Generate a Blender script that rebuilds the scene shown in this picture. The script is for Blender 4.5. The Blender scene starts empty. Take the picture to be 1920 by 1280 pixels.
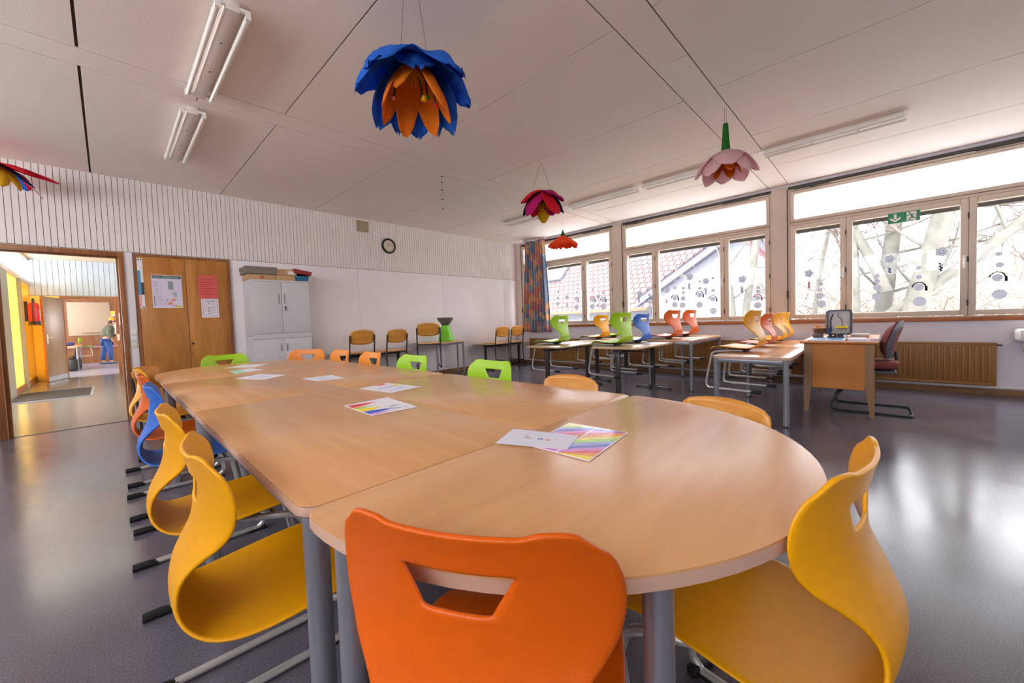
import bpy, bmesh, math, random
from mathutils import Vector, Matrix
PI = math.pi
sc = bpy.context.scene
COL = sc.collection
random.seed(7)

# ------------------------------------------------------------------ camera
YAW, PITCH, ROLL, FPX, CYPX = .8060, -.0413, -.0347, 726.4, 629.65
CAMH = 1.10
def _cam():
    f = Vector((math.sin(YAW)*math.cos(PITCH), math.cos(YAW)*math.cos(PITCH), math.sin(PITCH)))
    s = Vector((math.cos(YAW), -math.sin(YAW), 0)); u = s.cross(f)
    s2 = math.cos(ROLL)*s + math.sin(ROLL)*u; u2 = -math.sin(ROLL)*s + math.cos(ROLL)*u
    cd = bpy.data.cameras.new('camera'); co = bpy.data.objects.new('camera', cd); COL.objects.link(co)
    m = Matrix.Identity(4)
    for i in range(3): m[i][0], m[i][1], m[i][2] = s2[i], u2[i], -f[i]
    m[0][3], m[1][3], m[2][3] = 0, 0, CAMH
    co.matrix_world = m
    cd.sensor_width = 36; cd.lens = FPX/1920*36; cd.shift_y = -(640-CYPX)/1920
    cd.clip_start = .05; cd.clip_end = 400
    sc.camera = co
_cam()

# ------------------------------------------------------------------ world, exposure
sc.view_settings.view_transform = 'Standard'; sc.view_settings.look = 'None'
sc.view_settings.gamma = 1; sc.view_settings.use_curve_mapping = False
sc.view_settings.exposure = 1.45
WORLD = 5.2
w = bpy.data.worlds.new('overcast_sky'); sc.world = w; w.use_nodes = True
nt = w.node_tree; nt.nodes.clear()
o_ = nt.nodes.new('ShaderNodeOutputWorld'); b_ = nt.nodes.new('ShaderNodeBackground')
b_.inputs['Color'].default_value = (.95, .965, 1.0, 1); b_.inputs['Strength'].default_value = WORLD
nt.links.new(b_.outputs[0], o_.inputs[0])
try:
    sc.cycles.max_bounces = 10; sc.cycles.diffuse_bounces = 6; sc.cycles.glossy_bounces = 4
    sc.cycles.transparent_max_bounces = 16; sc.cycles.sample_clamp_indirect = 8
    sc.cycles.use_denoising = True; sc.cycles.denoiser = 'OPENIMAGEDENOISE'
    sc.cycles.caustics_reflective = False; sc.cycles.caustics_refractive = False
    sc.cycles.use_adaptive_sampling = False
except Exception as e: print(e)

def portal(loc, sx, sy, rot):
    ld = bpy.data.lights.new('window_daylight', 'AREA'); ld.shape = 'RECTANGLE'; ld.size = sx; ld.size_y = sy
    ld.cycles.is_portal = True
    lo = bpy.data.objects.new('window_daylight', ld); COL.objects.link(lo); lo.location = loc; lo.rotation_euler = rot

# ------------------------------------------------------------------ helpers
def lin(c):
    return tuple(((v/255)/12.92 if v/255 <= .04045 else ((v/255+.055)/1.055)**2.4) for v in c)
def mat(name, rgb=None, rough=.5, metal=0, noise=None, spec=.5, bump=None, wood=None, emit=None, coat=0, alpha=1):
    m = bpy.data.materials.new(name); m.use_nodes = True
    nt = m.node_tree; p = nt.nodes['Principled BSDF']
    c = lin(rgb) if rgb else (.8, .8, .8)
    p.inputs['Base Color'].default_value = (*c, 1)
    p.inputs['Roughness'].default_value = rough; p.inputs['Metallic'].default_value = metal
    p.inputs['Specular IOR Level'].default_value = spec
    p.inputs['Coat Weight'].default_value = coat; p.inputs['Coat Roughness'].default_value = .1
    p.inputs['Alpha'].default_value = alpha
    tc = nt.nodes.new('ShaderNodeTexCoord')
    if noise:                                     # (scale, amount)
        n = nt.nodes.new('ShaderNodeTexNoise'); n.inputs['Scale'].default_value = noise[0]; n.inputs['Detail'].default_value = 4
        nt.links.new(tc.outputs['Object'], n.inputs['Vector'])
        r = nt.nodes.new('ShaderNodeValToRGB'); a = noise[1]
        r.color_ramp.elements[0].position = .3; r.color_ramp.elements[1].position = .7
        r.color_ramp.elements[0].color = (*[max(0, v*(1-a)) for v in c], 1); r.color_ramp.elements[1].color = (*[min(1, v*(1+a)) for v in c], 1)
        nt.links.new(n.outputs['Fac'], r.inputs[0]); nt.links.new(r.outputs[0], p.inputs['Base Color'])
    if wood:                                      # (axis scale vector, dark rgb, amount)
        mp = nt.nodes.new('ShaderNodeMapping'); mp.inputs['Scale'].default_value = wood[0]
        nt.links.new(tc.outputs['Object'], mp.inputs['Vector'])
        n = nt.nodes.new('ShaderNodeTexNoise'); n.inputs['Scale'].default_value = 1; n.inputs['Detail'].default_value = 6
        n.inputs['Roughness'].default_value = .6; n.inputs['Distortion'].default_value = .6
        nt.links.new(mp.outputs[0], n.inputs['Vector'])
        r = nt.nodes.new('ShaderNodeValToRGB'); r.color_ramp.elements[0].position = .32; r.color_ramp.elements[1].position = .66
        r.color_ramp.elements[0].color = (*lin(wood[1]), 1); r.color_ramp.elements[1].color = (*c, 1)
        nt.links.new(n.outputs['Fac'], r.inputs[0]); nt.links.new(r.outputs[0], p.inputs['Base Color'])
    if bump:                                      # (scale, strength)
        n = nt.nodes.new('ShaderNodeTexNoise'); n.inputs['Scale'].default_value = bump[0]; n.inputs['Detail'].default_value = 5
        nt.links.new(tc.outputs['Object'], n.inputs['Vector'])
        b = nt.nodes.new('ShaderNodeBump'); b.inputs['Strength'].default_value = bump[1]; b.inputs['Distance'].default_value = .01
        nt.links.new(n.outputs['Fac'], b.inputs['Height']); nt.links.new(b.outputs[0], p.inputs['Normal'])
    return m

class MB:
    """collects shapes in one bmesh"""
    def __init__(s): s.bm = bmesh.new()
    def box(s, c, d, rot=None, bev=0, seg=2):
        r = bmesh.ops.create_cube(s.bm, size=1); vs = r['verts']
        for v in vs: v.co = Vector((v.co.x*d[0], v.co.y*d[1], v.co.z*d[2]))
        if bev > 0:
            es = list({e for v in vs for e in v.link_edges})
            g = bmesh.ops.bevel(s.bm, geom=es, offset=min(bev, min(d)*.49), segments=seg, profile=.5, affect='EDGES')
            vs = list({v for f in g['faces'] for v in f.verts} | {v for v in vs if v.is_valid})
        M = Matrix.Translation(Vector(c)) @ (rot if rot is not None else Matrix.Identity(4))
        for v in vs: v.co = M @ v.co
        return s
    def b2(s, a, b, bev=0):                        # box by two corners
        c = [(a[i]+b[i])/2 for i in range(3)]; d = [abs(a[i]-b[i]) for i in range(3)]
        return s.box(c, d, bev=bev)
    def tube(s, pts, r, n=10, closed=False):
        pts = [Vector(p) for p in pts]; rings = []
        rs = r if isinstance(r, (list, tuple)) else [r]*len(pts)
        t0 = (pts[1]-pts[0]).normalized(); up = Vector((0, 0, 1)) if abs(t0.z) < .9 else Vector((0, 1, 0))
        nrm = t0.cross(up).normalized()
        for i, p in enumerate(pts):
            if closed: t = (pts[(i+1) % len(pts)]-pts[i-1]).normalized()
            else:
                a = pts[max(0, i-1)]; b = pts[min(len(pts)-1, i+1)]; t = (b-a).normalized()
            nrm = (nrm - t*nrm.dot(t)).normalized(); bn = t.cross(nrm)
            rings.append([s.bm.verts.new(p+(nrm*math.cos(2*PI*k/n)+bn*math.sin(2*PI*k/n))*rs[i]) for k in range(n)])
        m = len(rings)
        for i in range(m if closed else m-1):
            A, B = rings[i], rings[(i+1) % m]
            for k in range(n): s.bm.faces.new((A[k], A[(k+1) % n], B[(k+1) % n], B[k]))
        if not closed:
            s.bm.faces.new(rings[0][::-1]); s.bm.faces.new(rings[-1])
        return s
    def cyl(s, a, b, r, n=16): return s.tube([a, b], r, n)
    def lathe(s, prof, c=(0, 0, 0), n=32, rot=None):
        M = Matrix.Translation(Vector(c)) @ (rot if rot is not None else Matrix.Identity(4)); rings = []
        for r, z in prof:
            if r < 1e-5: rings.append([s.bm.verts.new(M @ Vector((0, 0, z)))])
            else: rings.append([s.bm.verts.new(M @ Vector((r*math.cos(2*PI*k/n), r*math.sin(2*PI*k/n), z))) for k in range(n)])
        for A, B in zip(rings, rings[1:]):
            if len(A) == 1 and len(B) == 1: continue
            for k in range(n):
                k2 = (k+1) % n
                if len(A) == 1: s.bm.faces.new((A[0], B[k], B[k2]))
                elif len(B) == 1: s.bm.faces.new((A[k2], A[k], B[0]))
                else: s.bm.faces.new((A[k2], A[k], B[k], B[k2]))
        return s
    def prism(s, poly, z0, z1, M=None, bev=0):
        M = M or Matrix.Identity(4)
        lo = [s.bm.verts.new(M @ Vector((x, y, z0))) for x, y in poly]; hi = [s.bm.verts.new(M @ Vector((x, y, z1))) for x, y in poly]
        n = len(poly); fs = [s.bm.faces.new(lo[::-1]), s.bm.faces.new(hi)]
        for k in range(n): fs.append(s.bm.faces.new((lo[k], lo[(k+1) % n], hi[(k+1) % n], hi[k])))
        if bev: bmesh.ops.bevel(s.bm, geom=[e for f in fs[:2] for e in f.edges], offset=bev, segments=2, profile=.5, affect='EDGES')
        return s
    def grid(s, P, closed=False):                  # P[i][j] points
        V = [[s.bm.verts.new(Vector(p)) for p in row] for row in P]
        for i in range(len(V)-1):
            n = len(V[i])
            for j in range(n if closed else n-1):
                s.bm.faces.new((V[i][j], V[i][(j+1) % n], V[i+1][(j+1) % n], V[i+1][j]))
        return s
    def ball(s, c, r, n=12):
        g = bmesh.ops.create_uvsphere(s.bm, u_segments=n, v_segments=max(6, n//2+2), radius=1)
        rr = r if isinstance(r, (list, tuple)) else (r, r, r)
        for v in g['verts']: v.co = Vector((v.co.x*rr[0]+c[0], v.co.y*rr[1]+c[1], v.co.z*rr[2]+c[2]))
        return s
    def build(s, name, material, parent=None, smooth=35, kind=None):
        me = bpy.data.meshes.new(name)
        bmesh.ops.recalc_face_normals(s.bm, faces=s.bm.faces)
        s.bm.to_mesh(me); s.bm.free()
        if smooth:
            me.polygons.foreach_set('use_smooth', [True]*len(me.polygons))
            me.set_sharp_from_angle(angle=math.radians(smooth))
        me.materials.append(material)
        o = bpy.data.objects.new(name, me); COL.objects.link(o)
        if parent: o.parent = parent
        if kind: o['kind'] = kind
        return o
def thing(name, label, cat, loc=(0, 0, 0), rz=0, group=None, scale=1):
    o = bpy.data.objects.new(name, None); COL.objects.link(o); o.location = loc; o.rotation_euler = (0, 0, rz)
    o.scale = (scale,)*3; o.empty_display_size = .1
    o['label'] = label; o['category'] = cat
    if group: o['group'] = group
    return o
def tag(o, label, cat, group=None, kind=None):
    o['label'] = label; o['category'] = cat
    if group: o['group'] = group
    if kind: o['kind'] = kind
    return o
def struct(name, mb, m, parent=None, smooth=35):
    o = mb.build(name, m, parent, smooth)
    if not parent: o['kind'] = 'structure'
    return o
def sroot(name, loc=(0, 0, 0)):
    o = bpy.data.objects.new(name, None); COL.objects.link(o); o.location = loc; o['kind'] = 'structure'; return o
def dup(root, loc, rz, label, group=None, scale=None, rec=None):
    r = root.copy(); COL.objects.link(r); r.location = loc; r.rotation_euler = (0, 0, rz); r['label'] = label
    if group: r['group'] = group
    if scale: r.scale = (scale,)*3
    def cp(src, par):
        for ch in list(src.children):
            c = ch.copy(); COL.objects.link(c); c.parent = par
            if rec and ch.data and ch.data.materials and ch.data.materials[0] in rec:
                c.material_slots[0].link = 'OBJECT'; c.material_slots[0].material = rec[ch.data.materials[0]]
            cp(ch, c)
    cp(root, r)
    return r
def arc(c, r, a0, a1, n):
    return [(c[0]+r*math.cos(a0+(a1-a0)*i/n), c[1]+r*math.sin(a0+(a1-a0)*i/n)) for i in range(n+1)]
def rrect(x0, y0, x1, y1, r, n=5):
    return arc((x1-r, y1-r), r, 0, PI/2, n)+arc((x0+r, y1-r), r, PI/2, PI, n)+arc((x0+r, y0+r), r, PI, 1.5*PI, n)+arc((x1-r, y0+r), r, 1.5*PI, 2*PI, n)
def smoothpts(P, n=6):                             # catmull-rom
    P = [Vector(p) for p in P]; out = []
    for i in range(len(P)-1):
        a = P[max(0, i-1)]; b = P[i]; c = P[i+1]; d = P[min(len(P)-1, i+2)]
        for k in range(n):
            t = k/n; out.append(.5*((2*b)+(c-a)*t+(2*a-5*b+4*c-d)*t*t+(3*b-a-3*c+d)*t**3))
    out.append(P[-1]); return out
def text(body, size, M, m, parent, name='lettering', align='LEFT', ext=0.0004):
    cu = bpy.data.curves.new(name, 'FONT'); cu.body = body; cu.size = size; cu.extrude = ext; cu.align_x = align
    o = bpy.data.objects.new(name, cu); COL.objects.link(o); cu.materials.append(m)
    dg = bpy.context.evaluated_depsgraph_get(); me = bpy.data.meshes.new_from_object(o.evaluated_get(dg))
    bpy.data.objects.remove(o); n = bpy.data.objects.new(name, me); COL.objects.link(n)
    if not me.materials: me.materials.append(m)
    n.parent = parent; n.matrix_local = M
    return n

# ------------------------------------------------------------------ materials
WX, YB, CZ = 7.33, 6.83, 3.02          # window wall, back wall, ceiling
RX0, RY0 = -2.6, -3.4                  # unseen walls of the classroom
CY1 = 15.15                            # far corridor wall
M = {}
M['wall'] = mat('painted_wall', (238, 232, 233), .7, noise=(3, .02))
M['wallwin'] = mat('painted_parapet', (228, 224, 234), .6, noise=(3, .02))
M['clad'] = mat('painted_boards', (234, 225, 221), .6, noise=(6, .03))
M['ceil'] = mat('ceiling_panel', (249, 238, 230), .75, noise=(1.2, .02), bump=(150, .15))
M['gap'] = mat('dark_gap', (96, 78, 66), .9)
M['gap2'] = mat('clad_gap', (92, 76, 66), .9)
M['frame'] = mat('window_frame_paint', (216, 200, 184), .45, noise=(4, .04))
M['sill'] = mat('sill_wood', (186, 112, 62), .45, wood=((30, 2, 30), (150, 82, 42)))
M['plank'] = mat('base_wood', (150, 110, 70), .5, wood=((20, 2, 20), (110, 76, 46)))
M['rad'] = mat('radiator_enamel', (158, 112, 58), .45)
M['pier'] = mat('pier_paint', (214, 198, 186), .55, noise=(5, .03))
M['glass'] = bpy.data.materials.new('window_glass'); M['glass'].use_nodes = True
g = M['glass'].node_tree; g.nodes.clear()
go = g.nodes.new('ShaderNodeOutputMaterial'); gm = g.nodes.new('ShaderNodeMixShader'); gt = g.nodes.new('ShaderNodeBsdfTransparent'); gg = g.nodes.new('ShaderNodeBsdfGlossy')
gg.inputs['Roughness'].default_value = .02; gm.inputs[0].default_value = .012; gt.inputs['Color'].default_value = (.96, .97, .98, 1)
g.links.new(gt.outputs[0], gm.inputs[1]); g.links.new(gg.outputs[0], gm.inputs[2]); g.links.new(gm.outputs[0], go.inputs[0])
M['frost'] = bpy.data.materials.new('frosted_pane'); M['frost'].use_nodes = True
g = M['frost'].node_tree; g.nodes.clear()
go = g.nodes.new('ShaderNodeOutputMaterial'); gm = g.nodes.new('ShaderNodeMixShader'); gt = g.nodes.new('ShaderNodeBsdfTransparent'); gg = g.nodes.new('ShaderNodeBsdfTranslucent')
gm.inputs[0].default_value = .93; gg.inputs['Color'].default_value = (.92, .95, .98, 1)
g.links.new(gt.outputs[0], gm.inputs[1]); g.links.new(gg.outputs[0], gm.inputs[2]); g.links.new(gm.outputs[0], go.inputs[0])

def floor_mat():
    m = bpy.data.materials.new('polished_linoleum'); m.use_nodes = True; nt = m.node_tree; p = nt.nodes['Principled BSDF']
    tc = nt.nodes.new('ShaderNodeTexCoord')
    a = nt.nodes.new('ShaderNodeTexNoise'); a.inputs['Scale'].default_value = 190; a.inputs['Detail'].default_value = 3
    b = nt.nodes.new('ShaderNodeTexNoise'); b.inputs['Scale'].default_value = 1.6; b.inputs['Detail'].default_value = 6
    mp = nt.nodes.new('ShaderNodeMapping'); mp.inputs['Scale'].default_value = (1, 1.3, 1)
    nt.links.new(tc.outputs['Object'], mp.inputs[0]); nt.links.new(tc.outputs['Object'], a.inputs[0]); nt.links.new(mp.outputs[0], b.inputs[0])
    r = nt.nodes.new('ShaderNodeValToRGB'); r.color_ramp.elements[0].position = .3; r.color_ramp.elements[1].position = .72
    r.color_ramp.elements[0].color = (*lin((76, 73, 84)), 1); r.color_ramp.elements[1].color = (*lin((118, 113, 126)), 1)
    nt.links.new(a.outputs['Fac'], r.inputs[0])
    r2 = nt.nodes.new('ShaderNodeValToRGB'); r2.color_ramp.elements[0].position = .3; r2.color_ramp.elements[1].position = .7
    r2.color_ramp.elements[0].color = (.82, .82, .82, 1); r2.color_ramp.elements[1].color = (1, 1, 1, 1)
    nt.links.new(b.outputs['Fac'], r2.inputs[0])
    mx = nt.nodes.new('ShaderNodeMixRGB'); mx.blend_type = 'MULTIPLY'; mx.inputs[0].default_value = 1
    nt.links.new(r.outputs[0], mx.inputs[1]); nt.links.new(r2.outputs[0], mx.inputs[2]); nt.links.new(mx.outputs[0], p.inputs['Base Color'])
    mr = nt.nodes.new('ShaderNodeMapRange'); mr.inputs[1].default_value = .3; mr.inputs[2].default_value = .7; mr.inputs[3].default_value = .15; mr.inputs[4].default_value = .23
    nt.links.new(b.outputs['Fac'], mr.inputs[0]); nt.links.new(mr.outputs[0], p.inputs['Roughness'])
    bp = nt.nodes.new('ShaderNodeBump'); bp.inputs['Strength'].default_value = .012; bp.inputs['Distance'].default_value = .003
    c = nt.nodes.new('ShaderNodeTexNoise'); c.inputs['Scale'].default_value = 14; c.inputs['Detail'].default_value = 3
    nt.links.new(tc.outputs['Object'], c.inputs[0]); nt.links.new(c.outputs['Fac'], bp.inputs['Height']); nt.links.new(bp.outputs[0], p.inputs['Normal'])
    p.inputs['Specular IOR Level'].default_value = .6
    return m
M['floor'] = floor_mat()
M['oak'] = mat('veneer_door', (196, 132, 66), .4, wood=((9, 9, 1.2), (160, 98, 44)))
M['oakframe'] = mat('door_frame_wood', (164, 104, 58), .4, wood=((20, 20, 2), (128, 78, 42)))
M['black'] = mat('black_plastic', (28, 27, 29), .45)
M['char'] = mat('charcoal_steel', (52, 50, 54), .4, spec=.5)
M['alu'] = mat('grey_coated_steel', (150, 152, 162), .32, metal=.55)
M['chrome'] = mat('light_chair_tube', (196, 194, 192), .28, metal=.5)
M['white'] = mat('white_enamel', (236, 234, 232), .4)
M['dark'] = mat('dark_metal', (60, 54, 50), .5)

# ------------------------------------------------------------------ room shell
struct('floor', MB().b2((RX0-.2, RY0-.2, -.1), (WX+.25, YB+.06, 0)), M['floor'])
# ceiling: dark backing plus panels with open joints
mb = MB(); g = .005
ys = [RY0, -1.795, -1.545, 1.052, 1.308, 3.905, 4.16, YB]
for a, b in zip(ys, ys[1:]):
    wide = b-a > .5
    xs = [RX0]+([-1.29, -.04, 1.21, 2.46, 3.715, 4.985, 6.235] if wide else [0.62-2.47, .62, 3.088, 5.55])+[WX]
    xs = sorted(xs)
    for c, d in zip(xs, xs[1:]):
        gx = g*1.6 if abs(c+.04) < .01 else g
        gd = g*1.6 if abs(d+.04) < .01 else g
        mb.b2((c+gx, a+g, CZ), (d-gd, b-g, CZ+.012))
ce = struct('ceiling', mb, M['ceil'])
struct('backing', MB().b2((RX0-.2, RY0-.2, CZ+.02), (WX+.25, YB+.15, CZ+.2)), M['gap'], ce)
# back wall with door opening and cladding
DX0, DX1, DZ = -.80, .135, 2.05        # doorway opening
mb = MB()
mb.b2((RX0-.2, YB, 0), (DX0-.03, YB+.14, CZ+.02)); mb.b2((DX1+.03, YB, 0), (WX+.25, YB+.14, CZ+.02)); mb.b2((DX0-.03, YB, DZ+.03), (DX1+.03, YB+.14, CZ+.02))
wb = struct('wall_back', mb, M['wall'])
mb = MB(); x = -2.6
k = 0
while x < WX-.01:
    x1 = min(x+.0515, WX)
    mb.b2((x+.0025, YB-.016, 2.115), (x1-.0025, YB-.002, CZ)); x = x1
struct('board_cladding', mb, M['clad'], wb)
struct('cladding_backing', MB().b2((RX0, YB-.004, 2.112), (WX, YB+.001, CZ)), M['gap2'], wb)
mb = MB()                                  # smooth wall boards with fine joints
for a, b in ((1.30, 3.163), (3.167, 5.005), (5.009, 6.86), (6.864, WX)):
    mb.b2((a, YB-.012, .10), (b, YB+.001, 2.105), bev=.002)
struct('wall_panel', mb, M['wall'], wb)
struct('baseboard_back', MB().b2((1.30, YB-.024, 0), (WX, YB-.0125, .085)), M['plank'])
struct('wall_left', MB().b2((RX0-.2, RY0-.2, 0), (RX0, -2.6, CZ+.02)).b2((RX0-.2, 5.9, 0), (RX0, YB, CZ+.02)).b2((RX0-.2, -2.6, 0), (RX0, 5.9, 2.1)).b2((RX0-.2, -2.6, 2.85), (RX0, 5.9, CZ+.02)), M['wall'])
struct('wall_front', MB().b2((RX0-.2, RY0-.2, 0), (WX+.25, RY0, CZ+.02)), M['wall'])
# door casing of the open doorway
mb = MB()
mb.b2((DX1, YB-.02, 0), (DX1+.05, YB+.16, DZ+.055), bev=.004); mb.b2((DX0-.055, YB-.02, 0), (DX0, YB+.16, DZ+.055), bev=.004)
mb.b2((DX0, YB-.02, DZ), (DX1, YB+.16, DZ+.055), bev=.004)
d1 = struct('door_1', mb, M['oakframe'])
struct('stop_bead', MB().b2((DX1-.018, YB+.05, 0), (DX1, YB+.09, DZ)).b2((DX0, YB+.05, 0), (DX0+.03, YB+.09, DZ)).b2((DX0+.03, YB+.05, DZ-.018), (DX1-.018, YB+.09, DZ)), M['oakframe'], d1)
struct('threshold', MB().b2((DX0, YB+.04, .0), (DX1, YB+.075, .004)), M['dark'], d1)
# window wall: parapet, piers, header
mb = MB()
mb.b2((WX, RY0-.2, 0), (WX+.25, YB+.14, .905))
mb.b2((WX, RY0-.2, 2.985), (WX+.25, YB, CZ+.02))
wr = struct('wall_right', mb, M['wallwin'])
WINS = [(6.62, 4.055), (3.84, 1.27), (1.07, -1.50), (-1.70, -3.3)]
mb = MB()
for a, b in ((YB, 6.62), (4.055, 3.84), (1.27, 1.07), (-1.50, -1.70), (-3.3, RY0-.2)):
    mb.b2((WX+.005, a, .905), (WX+.25, b, 2.985))
struct('pier', mb, M['pier'], wr)
struct('trim_1', MB().b2((WX-.035, RY0, .895), (WX+.03, YB-.02, .945), bev=.005), M['sill'])
struct('baseboard_right', MB().b2((WX-.014, RY0, 0), (WX, YB-.02, .07)), M['plank'])
struct('baseboard_left', MB().b2((RX0, YB-.012, 0), (DX0-.06, YB, .07)), M['dark'])

def ring(mb, x0, x1, y0, y1, z0, z1, w, bev=.006):       # rectangular sash ring in the window plane, y0<y1
    mb.b2((x0, y0, z0), (x1, y0+w, z1), bev); mb.b2((x0, y1-w, z0), (x1, y1, z1), bev)
    mb.b2((x0, y0+w, z0), (x1, y1-w, z0+w), bev); mb.b2((x0, y0+w, z1-w), (x1, y1-w, z1), bev)
HAND = []
def window(n, ya, yb, splits, handles):
    r = sroot('window_%d' % n, (0, 0, 0))
    mb = MB(); xa, xb = WX+.01, WX+.09
    ring(mb, xa, xb, yb, ya, .93, 2.945, .03)
    mb.b2((xa, yb+.03, 2.395), (xb, ya-.03, 2.43), .003)
    for q in splits: mb.b2((xa+.03, q-.022, .95), (xb, q+.022, 2.40), .003)
    struct('frame', mb, M['frame'], r)
    mb = MB(); ring(mb, xa-.015, xb-.01, yb+.035, ya-.035, 2.435, 2.905, .048, .008); struct('sash', mb, M['frame'], r)
    struct('pane', MB().b2((xb-.03, yb+.08, 2.48), (xb-.024, ya-.08, 2.86)), M['frost'], r, 0)
    struct('blind_track', MB().b2((WX-.012, yb+.01, 2.948), (WX+.03, ya-.01, 2.978)), M['dark'], r)
    struct('vent_gear', MB().b2((WX-.03, ya-.5, 2.93), (WX+.01, ya-.08, 2.946)).b2((WX-.03, yb+.3, 2.93), (WX+.01, yb+.7, 2.946)).b2((WX-.035, ya-.33, 2.915), (WX+.0, ya-.27, 2.955)), M['dark'], r)
    ed = [ya-.03]+splits+[yb+.03]
    for k in range(len(ed)-1):
        t, s = ed[k], ed[k+1]
        mb = MB(); ring(mb, xa-.015, xb-.01, s+.0015, t-.0015, .965, 2.39, .066, .006)
        sh = struct('sash', mb, M['frame'], r)
        struct('pane', MB().b2((xb-.03, s+.066, 1.025), (xb-.024, t-.066, 2.33)), M['glass'], r, 0)
        struct('blind_box', MB().b2((xb+.05, s+.04, 2.285), (xb+.10, t-.04, 2.36)), M['dark'], r)
        hg = MB()
        for z in (1.12, 1.65, 2.18): hg.cyl((xa-.024, s+.004, z-.035), (xa-.024, s+.004, z+.035), .007, 8)
        struct('hinge', hg, M['dark'], sh)
        if k in handles:
            yy = s+.034
            struct('handle', MB().b2((xa-.024, yy-.013, 1.60), (xa-.014, yy+.013, 1.70), .003).cyl((xa-.024, yy, 1.665), (xa-.05, yy, 1.665), .008, 8).tube([(xa-.05, yy, 1.665), (xa-.052, yy, 1.54)], .009, 8), M['white'], sh)
    # side rod
    struct('side_rod', MB().cyl((WX-.012, ya+.0, .98), (WX-.012, ya+.0, 2.95), .006, 8).b2((WX-.025, ya-.012, 1.28), (WX, ya+.012, 1.40)), M['dark'], r)
    portal((WX+.13, (ya+yb)/2, 1.95), 2.0, abs(ya-yb), (0, PI/2, 0))
    return r
window(1, *WINS[0], [5.93, 4.775], [1])
window(2, *WINS[1], [3.165, 1.96], [1])
window(3, *WINS[2], [.385, -.75], [0, 1])
window(4, *WINS[3], [-2.5], [])
mb = MB()                                    # unseen window band, added in the left wall for fill daylight
for k in range(5):
    a = -2.6+1.7*k; ring(mb, RX0-.12, RX0-.04, a, a+1.7, 2.1, 2.85, .05)
w5 = struct('window_5', mb, M['frame'])
struct('pane', MB().b2((RX0-.09, -2.6, 2.1), (RX0-.085, 5.9, 2.85)), M['glass'], w5, 0)
portal((RX0-.15, 1.65, 2.48), .75, 8.5, (0, -PI/2, 0))

# ------------------------------------------------------------------ corridor and the classroom beyond
M['mint'] = mat('mint_boards', (184, 200, 218), .5, noise=(5, .03))
M['yellow'] = mat('yellow_panel', (252, 222, 120), .45)
M['yelglass'] = M['yellow'].copy(); _y = M['yelglass'].node_tree; _t = _y.nodes.new('ShaderNodeBsdfTranslucent'); _t.inputs['Color'].default_value = (*lin((255, 232, 150)), 1); _m = _y.nodes.new('ShaderNodeMixShader'); _m.inputs[0].default_value = .35
_y.links.new(_y.nodes['Principled BSDF'].outputs[0], _m.inputs[1]); _y.links.new(_t.outputs[0], _m.inputs[2]); _y.links.new(_m.outputs[0], _y.nodes['Material Output'].inputs['Surface'])
M['cor'] = mat('corridor_wall', (186, 180, 168), .7)
M['greyframe'] = mat('grey_glazing_frame', (150, 146, 136), .5)
CX0 = -1.28
mb = MB()                                    # far corridor wall with opening x -.75..17
mb.b2((CX0-.3, CY1, 0), (-.80, CY1+.14, 2.1)); mb.b2((.24, CY1, 0), (5, CY1+.14, 2.1)); w2 = struct('wall_corridor', mb, M['yellow'])
struct('upper_wall', MB().b2((CX0-.02, CY1, 2.1), (5, CY1+.14, CZ)), M['cor'], w2)
mb = MB(); x = CX0
while x < 3: mb.b2((x+.004, CY1-.016, 2.12), (x+.096, CY1-.001, CZ)); x += .1
struct('board_cladding', mb, M['mint'], w2)
struct('cladding_backing', MB().b2((CX0, CY1-.006, 2.115), (3, CY1-.0005, CZ)), mat('mint_gap', (120, 150, 156), .8), w2)
struct('ceiling_corridor', MB().b2((-3, YB+.15, CZ), (5, CY1+.14, CZ+.1)), mat('corridor_ceiling', (226, 216, 196), .8))
struct('ceiling_far', MB().b2((-3.2, CY1+.14, 2.9), (5, 24.2, 3.0)), mat('far_ceiling', (220, 214, 204), .8))
M['floor2'] = mat('corridor_linoleum', (92, 90, 82), .2, noise=(90, .12), spec=.6)
struct('floor_corridor', MB().b2((-1.7, YB+.06, -.1), (5, CY1+.05, 0)), M['floor2'])
struct('floor_far', MB().b2((-3.2, CY1+.05, -.1), (5, 24.2, 0)), mat('far_linoleum', (150, 144, 158), .3, noise=(60, .1)))
# left side of the corridor: glazing posts, yellow niche, clerestory
mb = MB()
mb.b2((CX0-.05, YB+.15, 2.36), (CX0+.02, CY1, 2.44)); mb.b2((CX0-.05, YB+.15, CZ-.06), (CX0+.02, CY1, CZ))
for y in (8.3, 9.9, 11.5, 12.95, 14.95): mb.b2((CX0-.06, y, 2.44), (CX0+.02, y+.06, CZ-.06))
cw = struct('wall_corridor_left', mb, M['frame'])
struct('pane', MB().b2((CX0-.02, YB+.15, 2.44), (CX0-.015, CY1, CZ-.06)), M['glass'], cw, 0)
struct('post', MB().b2((CX0-.06, 11.1, 0), (CX0+.03, 11.9, 2.36)).b2((CX0-.06, 13.35, 0), (CX0+.04, 13.5, 2.36)), M['greyframe'], cw)
struct('plinth', MB().b2((CX0-.06, 11.9, 0), (CX0+.02, 13.35, .10)).b2((CX0-.06, 13.5, 0), (CX0+.02, CY1, .10)), M['oakframe'], cw)
mb = MB()
mb.b2((CX0-.05, 11.9, .1), (CX0-.01, 13.35, 2.36))
mb.b2((CX0-.45, 13.5, .10), (CX0-.4, CY1, 2.36)); mb.b2((CX0-.4, 13.5, .10), (CX0-.0, 13.52, 2.36)); mb.b2((CX0-.4, CY1-.02, .1), (CX0, CY1, 2.36))
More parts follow.
